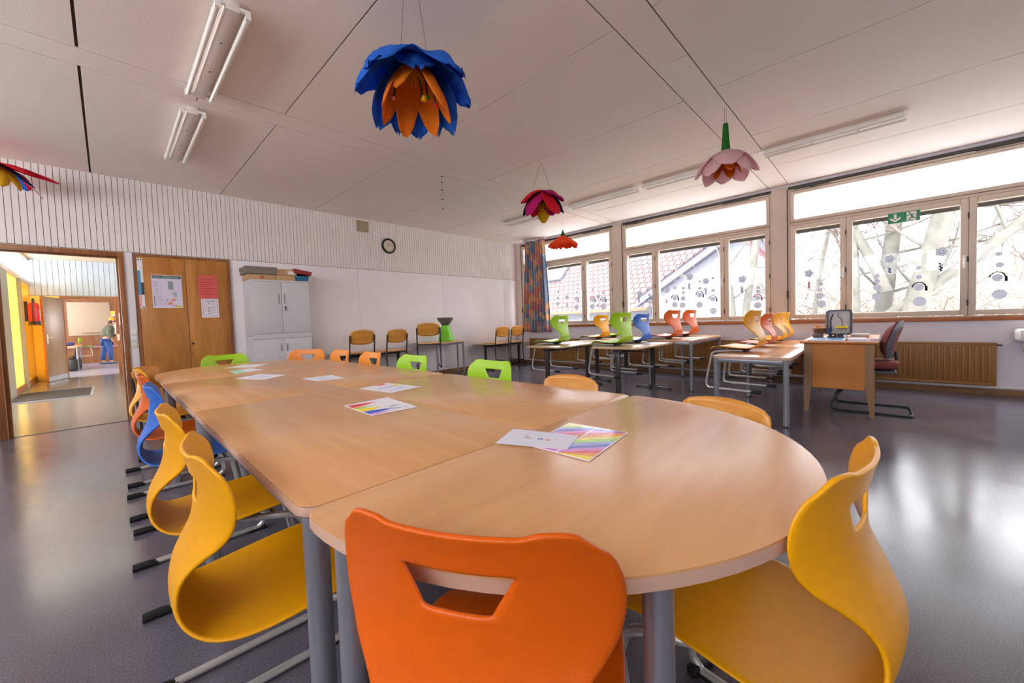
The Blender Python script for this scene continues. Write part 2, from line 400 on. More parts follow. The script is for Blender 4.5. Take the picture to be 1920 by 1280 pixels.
mb.b2((CX0-.4, 13.52, .1), (CX0, CY1-.02, .13)); mb.b2((CX0-.4, 13.52, 2.3), (CX0, CY1-.02, 2.36)); mb.b2((CX0-.4, 14.3, .13), (CX0-.2, 14.34, 2.3))
struct('yellow_infill', mb, M['yelglass'], cw)
struct('entrance_glazing', MB().b2((CX0-.05, 8.0, 0), (CX0+.0, 8.1, 2.36)).b2((CX0-.05, 9.5, 0), (CX0, 9.6, 2.36)).b2((CX0-.05, 11.0, 0), (CX0, 11.1, 2.36)).b2((CX0-.05, 8.0, .0), (CX0, 11.1, .1)).b2((CX0-.05, 8.0, 1.0), (CX0, 11.1, 1.06)), M['greyframe'], cw)
struct('glass_leaf', MB().b2((CX0-.03, 8.0, .1), (CX0-.025, 11.1, 2.36)), M['glass'], cw, 0)
struct('near_wall', MB().b2((CX0-.3, YB+.15, 0), (CX0, 8.0, 2.36)), M['cor'], cw)
portal((CX0-.07, 11, 2.7), .5, 8, (0, -PI/2, 0))
portal((CX0-.07, 9.5, 1.2), 2.2, 3.0, (0, -PI/2, 0))
# corridor right side, wall with a wide unglazed opening
struct('wall_corridor_right', MB().b2((3.4, YB+.15, 0), (3.5, CY1, .9)).b2((3.4, YB+.15, 2.7), (3.5, CY1, CZ)).b2((3.4, YB+.15, .9), (3.5, 8, 2.7)).b2((3.4, 14, .9), (3.5, CY1, 2.7)), M['cor'])
portal((3.52, 11, 1.8), 1.8, 6, (0, PI/2, 0))
# second doorway
mb = MB()
mb.b2((-.80, CY1-.02, 0), (-.745, CY1+.16, 2.10)); mb.b2((.17, CY1-.02, 0), (.235, CY1+.16, 2.10)); mb.b2((-.745, CY1-.02, 2.045), (.17, CY1+.16, 2.10))
struct('door_2', mb, M['oakframe'])
# door leaf swung into the corridor
dl = sroot('door_3', (-.775, CY1-.02, 0)); ang = math.atan2(-.86, -.25); dl.rotation_euler = (0, 0, ang)
struct('leaf', MB().b2((0, -.02, .01), (.93, .02, 2.04), bev=.002), mat('grey_brown_door', (158, 124, 92), .4, wood=((8, 8, 1), (136, 104, 74))), dl)
struct('kick_plate', MB().b2((.01, .0205, .015), (.92, .023, .13)).b2((.01, -.023, .015), (.92, -.0205, .13)), mat('kick_plate_steel', (170, 176, 184), .35, metal=.6), dl)
struct('edge_strip', MB().b2((.931, -.02, .01), (.937, .02, 2.04)), M['sill'], dl)
for s in (-1, 1):
    struct('door_handle', MB().b2((.835, s*.021, .92), (.875, s*.03, 1.14)).tube([(.855, s*.03, 1.06), (.855, s*.07, 1.06), (.75, s*.072, 1.06)], .009, 8), M['white'], dl)
# far classroom
FY = 22.6
M['panelwood'] = mat('panel_wood', (150, 96, 56), .5, wood=((6, 6, 1), (118, 70, 38)))
mb = MB().b2((-3.2, FY, 0), (4, FY+.1, 3)).b2((-3.2, CY1+.14, 0), (-3.1, FY, 1.5)).b2((-3.2, CY1+.14, 2.6), (-3.1, FY, 2.9))
struct('wall_far', mb, M['panelwood'])
struct('wall_far_right', MB().b2((4, CY1+.14, 0), (4.1, FY, 1.6)).b2((4, CY1+.14, 2.5), (4.1, FY, 2.9)), M['cor'])
portal((-3.25, 19, 2.05), 1.1, 7, (0, -PI/2, 0)); portal((4.15, 19, 2.05), .9, 7, (0, PI/2, 0))
# ------------------------------------------------------------------ furniture materials
M['beech'] = mat('beech_laminate', (222, 168, 114), .24, wood=((16, 1.2, 1.2), (212, 156, 102)), spec=.6)
M['beechx'] = mat('beech_laminate_cross', (222, 168, 114), .24, wood=((1.2, 16, 1.2), (212, 156, 102)), spec=.6)
M['edge'] = mat('beech_edge_band', (206, 168, 146), .35)
M['yel'] = mat('yellow_shell', (234, 164, 0), .36, spec=.35, noise=(40, .03), bump=(500, .12))
M['org'] = mat('orange_shell', (214, 92, 2), .36, spec=.35, noise=(40, .03), bump=(500, .12))
M['blu'] = mat('blue_shell', (40, 104, 200), .38, bump=(500, .12))
M['grn'] = mat('lime_shell', (160, 210, 20), .38, bump=(500, .12))
M['amb'] = mat('amber_shell', (238, 142, 34), .38, bump=(500, .12))
M['ply'] = mat('plywood_seat', (232, 168, 72), .32, wood=((14, 14, 2), (212, 142, 52)))
M['plyd'] = mat('plywood_back', (228, 160, 72), .32, wood=((14, 2, 14), (206, 134, 52)))

# ------------------------------------------------------------------ plastic shell chair
def shell_mesh():
    ctl = [(0, .432, .185), (.03, .447, .20), (.10, .453, .208), (.20, .447, .212), (.30, .438, .208), (.37, .438, .192), (.42, .450, .165), (.452, .478, .138),
           (.466, .512, .116), (.462, .548, .106), (.448, .582, .115), (.433, .615, .145), (.422, .648, .182), (.415, .682, .208), (.413, .715, .218), (.414, .748, .218), (.418, .78, .210), (.424, .808, .193), (.431, .83, .165)]
    n = 4; S = smoothpts([(a, b, c) for a, b, c in ctl], n)
    hz0, hz1 = .718, .776                     # hand hole
    rows = []; NI = 8; NO = 6
    for i, p in enumerate(S):
        a = S[max(0, i-1)]; b = S[min(len(S)-1, i+1)]; t = Vector((b.x-a.x, b.y-a.y)).normalized(); nu, nz = -t.y, t.x    # normal towards the sitter / up
        z = p.y; w = p.z; u = p.x
        back = max(0, min(1, (z-.47)/.06)); f = max(0, min(1, (z-.64)/.03))*back
        hh = (.048+.036*max(0, min(1, (z-hz0)/(hz1-hz0))))*f+(w*.42)*(1-f)
        xs = [-w+(w-hh)*k/NO for k in range(NO)]+[-hh+2*hh*k/NI for k in range(NI+1)]+[hh+(w-hh)*(k+1)/NO for k in range(NO)]
        row = []
        for x in xs:
            q = x/.22
            if back > 0: d = (.03+.026*max(0, min(1, (z-.56)/.10)))*q*q*back
            else: d = 0
            d += (1-back)*(.014*q*q if u > .12 else .014*q*q*(u/.12)) - (1-back)*(.010*q*q*max(0, 1-u/.1))
            zz = z
            if z > .80: zz += (z-.80)/.03*(.005 if abs(x) > .10 else 0) - (z-.80)/.03*.02*max(0, (abs(q)-.62)/.25)**2
            if u < .05 and back == 0: pass
            row.append(Vector((u+nu*d, x, zz+nz*d*(1-back)+nz*d*back*.25)))
        rows.append((z if back > 0 else 0, row))
    bm = bmesh.new(); V = [[bm.verts.new(p) for p in r] for _, r in rows]
    hr = [i for i, (z, _) in enumerate(rows) if z]
    for i in range(len(V)-1):
        zm = (rows[i][0]+rows[i+1][0])/2
        for j in range(len(V[i])-1):
            if hz0 < zm < hz1 and NO <= j < NO+NI: continue
            bm.faces.new((V[i][j], V[i][j+1], V[i+1][j+1], V[i+1][j]))
    # round the corners of the seat front and the top
    bmesh.ops.recalc_face_normals(bm, faces=bm.faces)
    me = bpy.data.meshes.new('shell'); bm.to_mesh(me); bm.free(); me.polygons.foreach_set('use_smooth', [True]*len(me.polygons))
    return me
SHELL = shell_mesh()
# local axes: +x = backwards, front edge of the seat at x = 0, floor at z = 0
def side_tube(s):
    top = (s*.185)
    P = [(.50, s*.222, .015), (.30, s*.222, .015), (.05, s*.222, .015), (.012, s*.222, .02), (-.012, s*.222, .045), (-.012, s*.222, .09), (.0, s*.215, .18), (.018, s*.206, .28), (.03, s*.20, .345), (.045, s*.195, .385), (.08, s*.185, .405), (.14, s*.16, .412), (.22, s*.115, .415), (.30, s*.07, .415)]
    return smoothpts(P, 3)
CHM = {}
def chair(shellmat, label, group, loc, rz, scale=1):
    global _ch0
    if '_ch0' not in globals():
        _ch0 = t = thing('school_chair', label, 'chair', loc, rz, group, scale)
        o = bpy.data.objects.new('seat_shell', SHELL); COL.objects.link(o); o.parent = t; SHELL.materials.append(shellmat)
        so = o.modifiers.new('thickness', 'SOLIDIFY'); so.thickness = .009; so.offset = 0
        sb = o.modifiers.new('round', 'SUBSURF'); sb.levels = 1; sb.render_levels = 1
        for s in (-1, 1):
            ft = MB().tube(side_tube(s), .0125, 10).build('side_frame', M['chrome'], t)
            MB().tube([(.51, s*.222, .0155), (.455, s*.222, .0155), (.42, s*.222, .012)], [.0175, .0172, .013], 10).build('end_cap', M['black'], ft)
            MB().box((.02, s*.222, .006), (.085, .028, .012), bev=.003).build('glide', M['black'], ft)
        MB().box((.24, 0, .419), (.17, .17, .02), bev=.008).box((.27, 0, .404), (.10, .10, .022), bev=.008).build('seat_mount', M['black'], t)
        MB().cyl((.13, -.165, .411), (.13, .165, .411), .009, 8).build('cross_bar', M['chrome'], t)
        globals()['_shm'] = shellmat
        return t
    r = dup(_ch0, loc, rz, label, group, scale, {_shm: shellmat})
    return r
def facing(dx, dy):                        # rotation so that the sitter faces (dx, dy); local -x is forward
    return math.atan2(-dy, -dx)
def chair_at(m, lab, group, back, face, scale=1, z=0):
    """back = xy of the top of the backrest"""
    a = facing(*face); k = .42*scale
    return chair(m, lab, group, (back[0]-math.cos(a)*k, back[1]-math.sin(a)*k, z), a, scale)
GT = 'coloured chairs round the long table'; GH = 'coloured chairs hung on the desks'
chair_at(M['yel'], 'yellow plastic chair at left side of long table, nearest to the camera', GT, (.115, 1.175), (1, -.065))
chair_at(M['yel'], 'yellow plastic chair between the nearest yellow chair and the blue chair', GT, (.11, 1.80), (1, -.06))
chair_at(M['blu'], 'blue plastic chair at left side of the long table', GT, (.12, 2.71), (1, -.04))
chair_at(M['org'], 'orange plastic chair just behind the blue chair, left side of long table', GT, (.12, 3.38), (1, .0))
chair_at(M['yel'], 'yellow plastic chair at the far left end of long table, by the doorway', GT, (.13, 4.08), (1, 0))
chair_at(M['org'], 'orange plastic chair seen from behind in the near foreground', GT, (.295, .405), (.316, .165), 1.0)
chair_at(M['yel'], 'yellow plastic chair turned sideways at the near right end of the table', GT, (.925, .020), (.12, .99))
chair_at(M['grn'], 'lime green chair at the far end of the long table, before the wooden cupboard', GT, (.86, 5.17), (.05, -1))
chair_at(M['amb'], 'light orange chair at the far rounded corner, before the metal cabinet', GT, (1.66, 5.0), (-.7, -.72))
chair_at(M['amb'], 'light orange chair at far right side, second along from the cabinet', GT, (1.79, 4.30), (-1, -.05))
chair_at(M['amb'], 'light orange chair right beside the far lime chair, third from the cabinet', GT, (1.79, 3.59), (-1, 0))
chair_at(M['grn'], 'lime green chair at right side of table, next to the light orange one', GT, (1.79, 2.84), (-1, -.04))
chair_at(M['grn'], 'lime green chair at right side of table with its handle hole fully visible', GT, (1.79, 1.89), (-1, .02))

# ------------------------------------------------------------------ wooden chair with black steel frame
def wood_chair(label, group, loc, rz, scale=1):
    global _wc0
    if '_wc0' not in globals():
        _wc0 = t = thing('plywood_chair', label, 'chair', loc, rz, group, scale)
        # seat
        P = []
        for i in range(9):
            u = .02+.38*i/8; P.append([(u, -.19+.38*j/8, .445+.012*(2*j/8-1)**2+(.0 if u > .06 else -.02*(1-u/.06))) for j in range(9)])
        mb = MB().grid(P); o = mb.build('seat', M['ply'], t, 60); so = o.modifiers.new('thickness', 'SOLIDIFY'); so.thickness = .010
        P = []
        for i in range(11):
            v = i/10; z = .60+.20*v; w = .20*(1-.10*(2*v-1)**4-(.06 if i in (0, 10) else 0))
            dz = .018*(1 if v > .5 else -1)
            P.append([(.455+.04*v-.035*(1-(2*j/10-1)**2)*0+.035*(1-(2*j/10-1)**2), -w+2*w*j/10, z+(dz*(1-(2*j/10-1)**2))*(abs(2*v-1))) for j in range(11)])
        o = MB().grid(P).build('backrest', M['plyd'], t, 60); so = o.modifiers.new('thickness', 'SOLIDIFY'); so.thickness = .010
        for s in (-1, 1):
            y = s*.205
            fr = MB().tube(smoothpts([(.487, y, .735), (.47, y, .60), (.45, y, .45), (.44, y, .30), (.455, y, .12), (.47, y, .05), (.44, y, .018), (.38, y, .015), (.08, y, .015)], 4), .012, 8).build('side_frame', M['char'], t)
            MB().box((.05, y, .017), (.10, .032, .034), bev=.008).build('foot_cap', M['black'], fr)
            MB().box((.43, y, .017), (.09, .034, .034), bev=.008).build('foot_cap', M['black'], fr)
        MB().tube([(.45, -.205, .42), (.10, -.16, .425), (.10, .16, .425), (.45, .205, .42)], .010, 8).tube([(.45, -.2, .43), (.45, .2, .43)], .010, 8).build('seat_rail', M['char'], t)
        return t
    return dup(_wc0, loc, rz, label, group, scale)
GW = 'plywood chairs with black frames'
def wchair_at(lab, back, face, z=0, scale=1):
    a = facing(*face); k = .49*scale
    return wood_chair(lab, GW, (back[0]-math.cos(a)*k, back[1]-math.sin(a)*k, z), a, scale)
wchair_at('plywood chair at right side of long table, its curved top just above the tabletop', (1.79, 1.275), (-1, .03), 0, .95)
wchair_at('plywood chair at the near right curve of the table, catching the window light', (1.655, .455), (-.90, .30), 0, .93)
wchair_at('plywood chair with black post at the far left curve, by the doorway', (.22, 4.75), (.82, -.5), 0, .98)
wchair_at('leftmost plywood chair hung on a low desk, right of the metal cabinet', (2.82, 6.02), (0, 1), .205)
wchair_at('plywood chair hung on the low desk, left of the trapezoid table', (3.44, 6.02), (-.12, 1), .195)
wchair_at('plywood chair hung on the trapezoid table, left of the green stool', (3.96, 5.86), (.5, .87), .28)
wchair_at('plywood chair on the desk in the back right corner, left of the pair', (6.02, 6.05), (0, 1), .15)
wchair_at('plywood chair on the desk in the back right corner, beside the curtain', (6.5, 6.05), (0, 1), .15)

# ------------------------------------------------------------------ long table made of three kinds of tables
TZ = .735
def top_slab(name, poly, z, th, m, parent, edge=True):
    o = MB().prism(poly, z-.004, z, bev=.0015).build('laminate_top' if edge else 'tabletop', m, parent, 30)
    if edge:
        MB().prism(poly, z-th, z-.0042, bev=.004).build('tabletop', M['edge'], parent, 30)
    return o
def round_leg(x, y, z, parent, r=.025):
    lg = MB().cyl((x, y, .012), (x, y, z), r, 20).build('leg', M['alu'], parent)
    MB().cyl((x, y, 0), (x, y, .013), r+.003, 20).build('leg_cap', M['black'], lg)
def slab_table(label, poly, z, legs, m=None, apron=None, cat='table', group=None, name='student_table'):
    t = thing(name, label, cat, (0, 0, 0), 0, group)
    th = .026; top_slab('top', poly, z, th, m or M['beech'], t)
    for x, y in legs: round_leg(x, y, z-th, t)
    if apron:
        for (a, b) in apron:
            MB().tube([(a[0], a[1], z-th-.022), (b[0], b[1], z-th-.022)], .001, 4).box(((a[0]+b[0])/2, (a[1]+b[1])/2, z-th-.022), (max(abs(a[0]-b[0]), .02), max(abs(a[1]-b[1]), .02), .04), bev=.003).build('apron_rail', M['alu'], t)
    return t
TX0, TXM, TX1 = .25, .952, 1.655; TYA, TYM, TYB = .832, 2.255, 3.68
def rect_table(lab, x0, y0, x1, y1, z, m=None, r=.05, ins=.032, group='rectangular tables of the long table', name='student_table'):
    L = [(x0+ins, y0+ins), (x1-ins, y0+ins), (x1-ins, y1-ins), (x0+ins, y1-ins)]
    return slab_table(lab, rrect(x0, y0, x1, y1, r), z, L, m, [(L[0], L[1]), (L[1], L[2]), (L[2], L[3]), (L[3], L[0])], group=group, name=name)
rect_table('near left rectangle of the long beech table, under the red and yellow drawing', TX0, TYA, TXM-.001, TYM-.0008, TZ)
rect_table('far left rectangle of the long beech table, beside the blue chair', TX0, TYM, TXM-.001, TYB-.001, TZ, r=.012)
rect_table('near right rectangle of the long beech table, beside the nearer lime chair', TXM+.001, TYA, TX1, TYM-.002, TZ)
rect_table('far right rectangle of the long beech table, beside the light orange chairs', TXM+.001, TYM+.002, TX1, TYB-.001, TZ)
def dpoly(cx, y0, y1, r, up):              # D shape
    c = arc((cx, y1), r, PI, 0, 40) if up else arc((cx, y1), r, PI, 2*PI, 40)
    k = .03
    if up: return [(cx+r-k, y0), (cx-r+k, y0), (cx-r, y0+k)]+c+[(cx+r, y0+k)]
    return [(cx-r+k, y0), (cx-r+k*.3, y0-k*.3), (cx-r, y0-k)]+c+[(cx+r, y0-k), (cx+r-k*.3, y0-k*.3), (cx+r-k, y0)]
CXT = (TX0+TX1)/2; RT = (TX1-TX0)/2
d = slab_table('half round end table of the long table nearest the camera', dpoly(CXT, TYA-.002, TYA-.05, RT, False)[::1], TZ,
           [(TX0+.045, TYA-.10), (TX1-.045, TYA-.10), (.60, .265), (CXT+.35, .265)], M['beechx'], group='rounded end tables', name='rounded_table')
MB().box((CXT, TYA-.10, TZ-.048), (1.3, .02, .04)).build('apron_rail', M['alu'], d)
d = slab_table('rounded end table of the long table farthest away, before the cupboards', dpoly(CXT, TYB+.001, 4.35, RT, True), TZ,
           [(TX0+.045, TYB+.06), (TX1-.045, TYB+.06), (CXT-.35, 4.9), (CXT+.35, 4.9)], M['beechx'], group='rounded end tables', name='rounded_table')
MB().box((CXT, TYB+.08, TZ-.048), (1.3, .02, .04)).build('apron_rail', M['alu'], d)

# ------------------------------------------------------------------ desks near the windows
rect_table('beech desk with grey legs in front, carrying the nearest hung yellow chair', 4.34, .625, 5.72, 1.29, .657, M['beechx'], group='grey legged desks', r=.04)
rect_table('beech desk with grey legs behind the teacher desk, under two yellow chairs', 5.73, .625, 7.10, 1.29, .657, M['beechx'], group='grey legged desks', r=.04)
rect_table('beech desk with grey legs under the two hung orange chairs', 5.63, 1.92, 6.99, 2.58, .728, M['beechx'], group='grey legged desks', r=.04)
for lab, m, x, y, k, z, fx in (('yellow chair hung on the front desk, biggest of that row', 'yel', 4.95, 1.42, 1.05, .657, .12),
        ('orange chair hung between yellow chairs beside the teacher desk', 'org', 5.72, 1.40, .95, .657, .1),
        ('yellow chair hung just right of the orange one by the teacher desk', 'yel', 6.42, 1.40, .95, .657, .08),
        ('last yellow chair of the row hung beside the teacher desk', 'yel', 6.92, 1.40, .95, .657, .05),
        ('left one of two orange chairs hung below the middle window', 'org', 6.0, 2.67, 1, .728, .18),
        ('right one of two orange chairs hung below the middle window', 'org', 6.70, 2.67, 1, .728, .14),
        ('lime chair hung on the left black desk near the curtain', 'grn', 4.84, 3.98, 1.02, .70, .02),
        ('yellow chair hung on the rear black desk below the window pier', 'yel', 6.18, 4.02, 1, .70, .12),
        ('lime chair hung on the rear black desk, mostly hidden', 'grn', 6.72, 4.03, 1, .70, .05),
        ('large lime chair hung on the nearer black desk, left of the blue one', 'grn', 4.88, 2.93, 1.03, .70, .20),
        ('blue chair hung on the nearer black desk', 'blu', 5.45, 2.91, .97, .70, .12)):
    # front tube hangs outside the +y edge, sitter faces +y
    chair(M[m], lab, GH, (x, y, z-.3985*k+.001), facing(fx, 1), k)
def black_desk(label, x0, y0, x1, y1, z, group='black framed desks'):
    t = thing('school_desk', label, 'desk', (0, 0, 0), 0, group); ym = (y0+y1)/2
    MB().prism(rrect(x0, y0, x1, y1, .05), z-.02, z, bev=.004).build('desktop', M['ply2'], t, 30)
    for x in (x0+.12, x1-.12):
        lg = MB().box((x, ym, (z-.05)/2+.03), (.035, .06, z-.08), bev=.006).box((x, ym, z-.045), (.05, .10, .045), bev=.006).build('leg', M['char'], t)
        mb = MB(); mb.box((x, ym, .025), (.045, .50, .022), bev=.008); mb.box((x, ym, .045), (.04, .14, .03), bev=.01)
        ft = mb.build('foot_bar', M['char'], t)
        MB().box((x, y0+.08, .010), (.04, .04, .018), bev=.004).box((x, y1-.08, .010), (.04, .04, .018), bev=.004).build('glide', M['black'], ft)
    MB().box(((x0+x1)/2, ym-.06, z-.05), (x1-x0-.2, .028, .05), bev=.004).build('cross_beam', M['char'], t)
    mb = MB()                                # wire shelf under the top
    for xx in (x0+.28, x0+.62, x0+.68, x1-.28):
        mb.tube([(xx, y0+.12, z-.022), (xx, y0+.12, z-.10), (xx, y1-.12, z-.10), (xx, y1-.12, z-.022)], .003, 6)
    for yy in (y0+.12, ym, y1-.12): mb.cyl((x0+.28, yy, z-.10), (x1-.28, yy, z-.10), .003, 6)
    mb.build('wire_shelf', M['char'], t)
    return t
M['ply2'] = mat('pale_desk_laminate', (222, 192, 150), .28, wood=((2, 20, 2), (208, 172, 126)))
black_desk('black framed desk nearer to the window, carrying lime and blue chairs', 4.46, 2.17, 5.76, 2.83, .70)
black_desk('black framed desk left, nearest the curtain, with one lime chair', 4.30, 3.22, 5.60, 3.87, .70)
black_desk('black framed desk at the back by the radiator, with yellow chair', 5.72, 3.26, 7.0, 3.90, .70)
black_desk('low black framed desk right of the metal cabinet with two chairs', 2.52, 6.14, 3.80, 6.77, .64)
black_desk('black framed desk in the back right corner with two plywood chairs', 5.74, 6.16, 7.08, 6.77, .59)
tp = thing('trapezoid_table', 'small grey legged table with the green stool on it', 'table')
poly = [(4.12, 6.72), (4.22, 5.97), (5.22, 6.33), (5.30, 6.72)]
def roundpoly(P, r, n=5):
    out = []
    for i, p in enumerate(P):
        p = Vector(p); a = Vector(P[i-1]); b = Vector(P[(i+1) % len(P)]); u = (a-p).normalized(); v = (b-p).normalized()
        for k in range(n+1):
            t = k/n; A = p+u*r; B = p+v*r; out.append(tuple((1-t)**2*A+2*t*(1-t)*p+t*t*B))
    return out
top_slab('top', roundpoly(poly, .07), .715, .024, M['beechx'], tp)
for x, y in ((4.27, 6.06), (4.20, 6.62), (5.15, 6.37), (5.2, 6.63)): round_leg(x, y, .69, tp, .02)
MB().box((4.71, 6.21, .665), (.96, .02, .04), Matrix.Rotation(math.atan2(.31, .88), 4, 'Z')).build('apron_rail', M['alu'], tp)

# stool
st = thing('wobble_stool', 'green hourglass shaped stool with grey seat standing on a table', 'stool', (4.77, 6.45, .716))
MB().lathe([(0, .0), (.15, 0), (.158, .012), (.155, .05), (.12, .16), (.095, .25), (.085, .30), (.083, .325), (0, .325)], n=40).build('base', mat('green_stool_plastic', (122, 214, 30), .4), st)
MB().lathe([(0, .325), (.079, .325), (.080, .345), (0, .345)], n=40).build('collar', M['black'], st)
MB().lathe([(0, .345), (.088, .345), (.135, .405), (.162, .45), (.165, .468), (.155, .478), (.13, .481), (0, .475)], n=40).build('seat', mat('grey_stool_seat', (104, 102, 100), .5), st)

# ------------------------------------------------------------------ teacher desk
M['desk'] = mat('desk_veneer', (206, 132, 56), .4, wood=((3, 3, 3), (190, 114, 42)))
M['deskleg'] = mat('desk_leg_wood', (158, 120, 82), .45, wood=((12, 12, 3), (142, 104, 70)))
td = thing('teacher_desk', 'wooden teacher desk with tapered legs below the exit sign', 'desk', (0, 0, 0))
x0, x1, y0, y1, dz = 5.20, 6.60, .06, .62, .762
MB().b2((x0-.03, y0-.03, dz-.022), (x1, y1+.03, dz), .004).build('desktop', M['desk'], td)
for (x, y, sx, sy) in ((x0+.025, y0+.035, 1, -1), (x0+.025, y1-.035, 1, 1), (x1-.05, y0+.035, -1, -1), (x1-.05, y1-.035, -1, 1)):
    mb = MB(); P = []
    for z, h in ((.0, .016), (.33, .035), (dz-.022, .035)): P.append([(x-.02, y+sy*.035-(2*h if sy > 0 else 0), z), (x+.02, y+sy*.035-(2*h if sy > 0 else 0), z), (x+.02, y+sy*.035+(2*h if sy < 0 else 0), z), (x-.02, y+sy*.035+(2*h if sy < 0 else 0), z)])
    mb.grid(P, True); mb.bm.faces.new([mb.bm.verts[i] for i in ()] or [v for v in list(mb.bm.verts)[:4]]) if False else None
    mb.bm.verts.ensure_lookup_table(); mb.bm.faces.new(mb.bm.verts[0:4]); mb.bm.faces.new(mb.bm.verts[8:12])
    mb.build('leg', M['deskleg'], td, 20)
MB().b2((x0+.012, y0+.071, .27), (x0+.03, y1-.071, dz-.022)).build('end_panel', M['desk'], td)
MB().b2((x0+.05, y1-.06, .30), (x1-.06, y1-.045, dz-.022)).build('modesty_panel', M['desk'], td)
dr = MB().b2((x0+.06, y0+.02, .33), (x0+.42, y1-.08, dz-.04)).build('drawer_unit', M['deskleg'], td)
for z in (.36, .49, .62): MB().b2((x0+.19, y0-.0, z+.03), (x0+.27, y0+.02, z+.05), .003).build('drawer_pull', M['white'], dr)
MB().b2((x1-.4, y0+.02, .60), (x1-.08, y1-.08, dz-.04)).build('drawer_unit', M['deskleg'], td)

# office chair
M['maroon'] = mat('maroon_fabric', (132, 66, 62), .85, noise=(220, .12), bump=(400, .3))
M['shellgrey'] = mat('grey_chair_shell', (84, 84, 94), .5)
oc = thing('office_chair', 'maroon upholstered cantilever chair pushed under the teacher desk', 'chair', (5.66, .10, 0))
def cushion(P0, P1, hw, th, name, m, par, bulge=.02, n=10, axis='seat'):
    pass
mb = MB().box((0, 0, 0), (.46, .44, .075), bev=.035, seg=4)
for v in mb.bm.verts:
    v.co.z += .02*(abs(v.co.x)/.23)**2+(.02*max(0, -v.co.y/.22)); v.co += Vector((0, -.0, .475))
mb.build('seat_cushion', M['maroon'], oc, 60)
MB().box((0, 0, .43), (.42, .40, .035), bev=.016, seg=3).build('seat_pan', M['shellgrey'], oc)
def back_pad(th, off, name, m, sc_=1):
    P = []
    for side in (0, 1):
        for i in range(13):
            v = i/12; z = .565+.385*v; hw = (.13+.105*math.sin(PI*min(1, v*1.0+.0)*.92+.08))*sc_*(1-.35*max(0, v-.8)/.2*.8)
            row = []
            for j in range(11):
                t = 2*j/10-1; ed = (1-abs(t)**3)*(1-abs(2*v-1)**4)
                y = -.155-.09*v+.045*t*t + off + (th*ed if side == 0 else -th*.5*ed)-.05*math.sin(PI*v)*-.6
                row.append((hw*t, y, z))
            P.append((side, row))
    mb = MB(); mb.grid([r for s, r in P if s == 0]); mb.grid([r for s, r in P if s == 1])
    bmesh.ops.remove_doubles(mb.bm, verts=mb.bm.verts, dist=.0005)
    return mb.build(name, m, oc, 70)
back_pad(.085, 0, 'back_cushion', M['maroon'])
back_pad(.05, -.012, 'back_shell', M['shellgrey'], 1.0)
MB().tube(smoothpts([(0, -.02, .42), (0, -.16, .43), (0, -.195, .47), (0, -.20, .55), (0, -.19, .64)], 4), .013, 8).build('back_bracket', M['black'], oc)
for s in (-1,): pass
MB().tube(smoothpts([(-.19, .0, .41), (-.20, .10, .39), (-.225, .18, .28), (-.25, .29, .12), (-.26, .30, .04), (-.262, .25, .014), (-.262, 0, .014), (-.26, -.26, .014), (-.22, -.31, .014), (0, -.315, .014), (.22, -.31, .014), (.26, -.26, .014), (.262, 0, .014), (.262, .25, .014), (.26, .30, .04), (.25, .29, .12), (.225, .18, .28), (.20, .10, .39), (.19, .0, .41)], 4), .0125, 10).tube([(-.19, 0, .41), (.19, 0, .41)], .012, 8).build('cantilever_frame', M['black'], oc)

# ------------------------------------------------------------------ cabinet and boxes
M['cab'] = mat('light_grey_cabinet', (206, 204, 206), .42)
cb = thing('metal_cabinet', 'light grey two part metal cabinet with double doors on the back wall', 'cabinet')
cx0, cx1, cy0, cy1 = 1.41, 2.19, 6.40, 6.81
MB().b2((cx0, cy0+.02, 0), (cx1, cy1, .985), .004).b2((cx0, cy0+.02, .988), (cx1, cy1, 1.80), .004).b2((cx0, cy0, 0), (cx1, cy0+.03, .05)).b2((cx0, cy0, .95), (cx1, cy0+.03, 1.02)).b2((cx0, cy0, 1.775), (cx1, cy0+.03, 1.80)).build('body', M['cab'], cb)
M['seam'] = mat('recess_grey', (150, 150, 154), .5)
for a, b, z0, z1, hx in ((cx0+.014, 1.798, 1.025, 1.772, 1.765), (1.802, cx1-.014, 1.025, 1.772, 1.835), (cx0+.014, 1.798, .055, .945, 1.765), (1.802, cx1-.014, .055, .945, 1.835)):
    dd = MB().b2((a, cy0-.004, z0), (b, cy0+.018, z1), .003).build('door', M['cab'], cb)
    hz = (z0+z1)/2+.06 if z0 > 1 else .76
    MB().b2((hx-.009, cy0-.010, hz), (hx+.009, cy0-.0045, hz+.14 if z0 > 1 else hz+.11), .002).build('handle', M['seam'], dd)
MB().cyl((1.84, cy0-.02, 1.405), (1.84, cy0-.004, 1.405), .012, 12).b2((1.836, cy0-.024, 1.355), (1.846, cy0-.018, 1.40)).build('lock_key', M['dark'], cb)
def carton(name, lab, x0, y0, z0, dx, dy, dz, m, rz=0, rx=0, lid=None):
    o = thing(name, lab, 'box', (x0+dx/2, y0+dy/2, z0), rz, 'boxes on the cabinet')
    R = Matrix.Rotation(rx, 4, 'Y')
    MB().box((0, 0, dz/2 if not rx else dz/2+abs(math.sin(rx))*dx/2), (dx, dy, dz), R, bev=.003).build('carton', m, o)
    if lid: MB().box((0, 0, dz-.02 if not rx else dz-.02+abs(math.sin(rx))*dx/2), (dx+.012, dy+.012, .045), R, bev=.003).build('lid', lid, o)
    return o
kr = mat('brown_cardboard', (196, 160, 116), .8, noise=(30, .08)); kg = mat('grey_cardboard', (132, 124, 114), .8, noise=(30, .08))
rd = mat('red_cardboard', (150, 44, 40), .6); bl = mat('blue_cardboard', (30, 104, 140), .6)
o = carton('cardboard_box', 'long flat brown cardboard box at the bottom left on the cabinet', 1.40, 6.42, 1.802, .34, .34, .075, kr)
